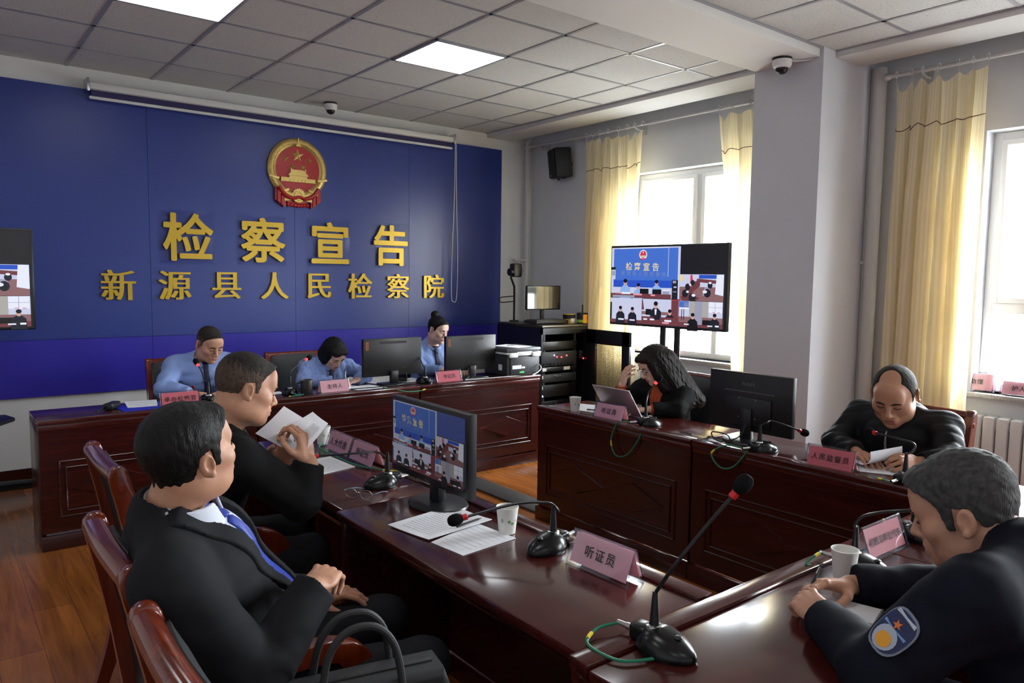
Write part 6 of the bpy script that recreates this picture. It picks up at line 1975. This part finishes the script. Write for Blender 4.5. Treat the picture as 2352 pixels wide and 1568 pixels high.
h_root, h_M, h_O, h_i = person(dict(label='balding person in a black hoodie bent over papers at the right side desk', pelvis=(3.78, 1.66, .56), neck=(3.70, 1.645, .965), head=(3.605, 1.622, 1.070),
    look=(R_(191), R_(30), 0), yaw=R_(182), shR=(3.72, 1.845, .930), shL=(3.73, 1.435, .930), elR=(3.575, 1.885, .80), wrR=(3.43, 1.70, .80), elL=(3.56, 1.345, .81), wrL=(3.465, 1.435, .80),
    handR=dict(dir=(-.5, -.8, -.05), palm=(0, 0, -1), curl=.35), handL=dict(dir=(-.85, .25, .0), palm=(.0, .75, -.6), curl=[.95, 1.0, 1.05, 1.05], thumb=(.1, .9), size=1.05),
    skin=SK2, top='hooded_jacket', cloth=C_hood, trousers=C_trs, bulk=1.0, wide=1.08, h=.0055, seed=32, fold=.008, thick=.015, hscale=1.13, neckr=.064, hole=.95,
    hair=dict(line='balding', side=.0030, top=.0030, m=M_stub, rough=.0006, face=[ell((0, .062, .120), (.052, .070, .056))]),
    collars=[band(C_hood, r=.088, h=.035, t=.007, cone=.25, dip=.5, name='jacket_collar', gap=.03), band(C_black, r=.074, h=.012, t=.006, name='inner_collar')],
    patches=[('zip', [(-.004, -.05), (.004, -.05), (.004, -.45), (-.004, -.45)], M_silver, .0215, 'silver zip')]))

# the uniformed person in the right foreground
o_root, o_M, o_O, o_i = person(dict(label='person with greying hair in a dark navy uniform, right foreground, holding a pen', pelvis=(1.80, .36, .56), neck=(1.845, .545, 1.000), head=(1.850, .660, 1.082),
    look=(R_(101), R_(20), R_(-4)), yaw=R_(90), shR=(2.05, .475, .945), shL=(1.590, .540, .985), elR=(2.10, .72, .80), wrR=(1.885, .935, .805), elL=(1.500, .675, .805), wrL=(1.655, .885, .800),
    handR=dict(dir=(-.85, .45, .10), palm=(-.35, -.25, -1), curl=[.45, .6, .7, .75], thumb=(.2, 1.0)), handL=dict(dir=(.5, .85, .10), palm=(.6, .1, -.9), curl=[.70, .8, .9, .95], thumb=(.2, .9)),
    skin=SK, top='uniform_jacket', cloth=C_navyu, trousers=C_navyu, bulk=1.12, wide=1.08, h=.005, seed=41, fold=.005, lam=(.06, .15), thick=.018, hscale=1.05, neckr=.066, cuff=.03,
    hair=dict(line='short', side=.005, top=.017, m=M_hairg, rough=.0022), collars=[band(C_navyu, r=.086, h=.048, t=.005, gap=.03, cone=.2, name='collar')]))
pen((1.822, .985, .850), (1.752, .978, .795), 'black pen between the fingers of the uniformed person', .0045)
# sleeve patch, laid on the upper left arm
sh, el, wr = o_i['A']['L']
ax = (el - sh).normalized(); outw = Vector((-.80, .15, .55)); outw = (outw - ax * outw.dot(ax)).normalized(); sd = ax.cross(outw)
cen = sh + (el - sh) * .62
Rr = .056 * 1.12 + .020
def patch_pt(u, v, lift=0.0):
    a = u / Rr
    return cen + ax * v + (outw * math.cos(a) + sd * math.sin(a)) * (Rr + lift - .10 * max(0, v + .03) * .5)
def shield(s):
    q = []
    for k in range(24):
        a = 2 * PI * k / 24
        q.append((s * .040 * math.copysign(abs(math.cos(a)) ** .7, math.cos(a)), s * .052 * math.copysign(abs(math.sin(a)) ** .75, math.sin(a))))
    return q
def decal(name, pts, m, lift, parent):
    mb_ = MB(); n_ = len(pts)
    cx = sum(p[0] for p in pts) / n_; cy = sum(p[1] for p in pts) / n_
    vs = [patch_pt(cx, cy, lift)] + [patch_pt(cx + (u - cx) * .5, cy + (v - cy) * .5, lift) for u, v in pts] + [patch_pt(u, v, lift) for u, v in pts] + [patch_pt(u, v, lift - .004) for u, v in pts]
    fs = [(0, 1 + i, 1 + (i + 1) % n_) for i in range(n_)] + [(1 + i, 1 + n_ + i, 1 + n_ + (i + 1) % n_, 1 + (i + 1) % n_) for i in range(n_)] + [(1 + n_ + i, 1 + 2 * n_ + i, 1 + 2 * n_ + (i + 1) % n_, 1 + n_ + (i + 1) % n_) for i in range(n_)]
    mb_.add(vs, fs)
    return obj(name, mb_, m, parent)
pb = decal('sleeve_patch', shield(1.0), mat('patch_silver', srgb(120, 128, 146), .5), .002, o_root)
decal('patch_field', shield(.90), mat('patch_navy', srgb(34, 44, 84), .6), .0032, pb)
circ = lambda cx, cy, r, n=18: [(cx + r * math.cos(2 * PI * k / n), cy + r * math.sin(2 * PI * k / n)) for k in range(n)]
decal('patch_disc', circ(0, .020, .026), mat('patch_pale', srgb(170, 180, 196), .6), .0042, pb)
decal('patch_gold', circ(-.002, .024, .016), mat('patch_gold', srgb(230, 160, 40), .5), .0052, pb)
starp = [(.000 + (.011 if k % 2 == 0 else .0045) * math.cos(PI / 2 + k * PI / 5), -.016 + (.011 if k % 2 == 0 else .0045) * math.sin(PI / 2 + k * PI / 5)) for k in range(10)]
decal('patch_star', starp, mat('patch_orange', srgb(214, 110, 40), .5), .0046, pb)
decal('patch_bar', [(-.026, -.034), (.026, -.034), (.024, -.042), (-.024, -.042)], mat('patch_white', srgb(190, 196, 210), .6), .0046, pb)
decal('patch_band', [(-.030, -.002), (.030, -.002), (.030, -.008), (-.030, -.008)], mat('patch_sky', srgb(110, 150, 200), .6), .0040, pb)
# wrist watch of the uniformed person
dd = (wr - el).normalized()
m = MB(); pts = [wr - dd * .005 + (dd.orthogonal().normalized() * math.cos(a) + dd.cross(dd.orthogonal().normalized()) * math.sin(a)) * .031 for a in [2 * PI * k / 20 for k in range(20)]]
m.tube(pts, .006, 8, closed=True)
obj('watch_strap', m, M_black, o_root)

# sheets held by the reading person
def sheet(c, label, curl, seed, lines):
    cen_ = sum((Vector(p) for p in c), Vector()) / 4
    A_, B_, C_, D_ = [Vector(p) - cen_ for p in c]
    n_ = (B_ - A_).cross(D_ - A_).normalized()
    def f(u, v):
        return A_ * (1 - u) * (1 - v) + B_ * u * (1 - v) + C_ * u * v + D_ * (1 - u) * v + n_ * (curl * math.sin(PI * u) + curl * .6 * math.sin(PI * v))
    m = MB(); m.grid(f, 16, 12)
    o = obj('held_paper', m, M_sheet, None, label, 'paper', 'sheets held by the reading person', loc=cen_)
    if lines:
        rnd = random.Random(seed); pr = MB()
        for k in range(lines):
            v = .45 + .4 * k / lines; u = .1
            while u < .75:
                e = u + rnd.uniform(.03, .08)
                for sgn in (1, -1):
                    q = [f(u, v - .007), f(e, v - .007), f(e, v + .007), f(u, v + .007)]
                    pr.add([p + n_ * (.0012 * sgn) for p in q], [(0, 1, 2, 3)])
                u = e + .01
        obj('print', pr, M_print, o, fix=False)
    return o

sheet([(.974, 2.531, 1.139), (1.050, 2.387, 1.071), (.985, 2.415, .977), (.885, 2.570, 1.045)], 'upper white sheet in the hand of the reading person, nearer his face', .010, 5, 0)
sheet([(.955, 2.455, 1.090), (1.037, 2.429, 1.128), (1.044, 2.318, 1.104), (.962, 2.350, 1.005)], 'second printed sheet in the hand of the reading person, its corner raised', .008, 6, 9)
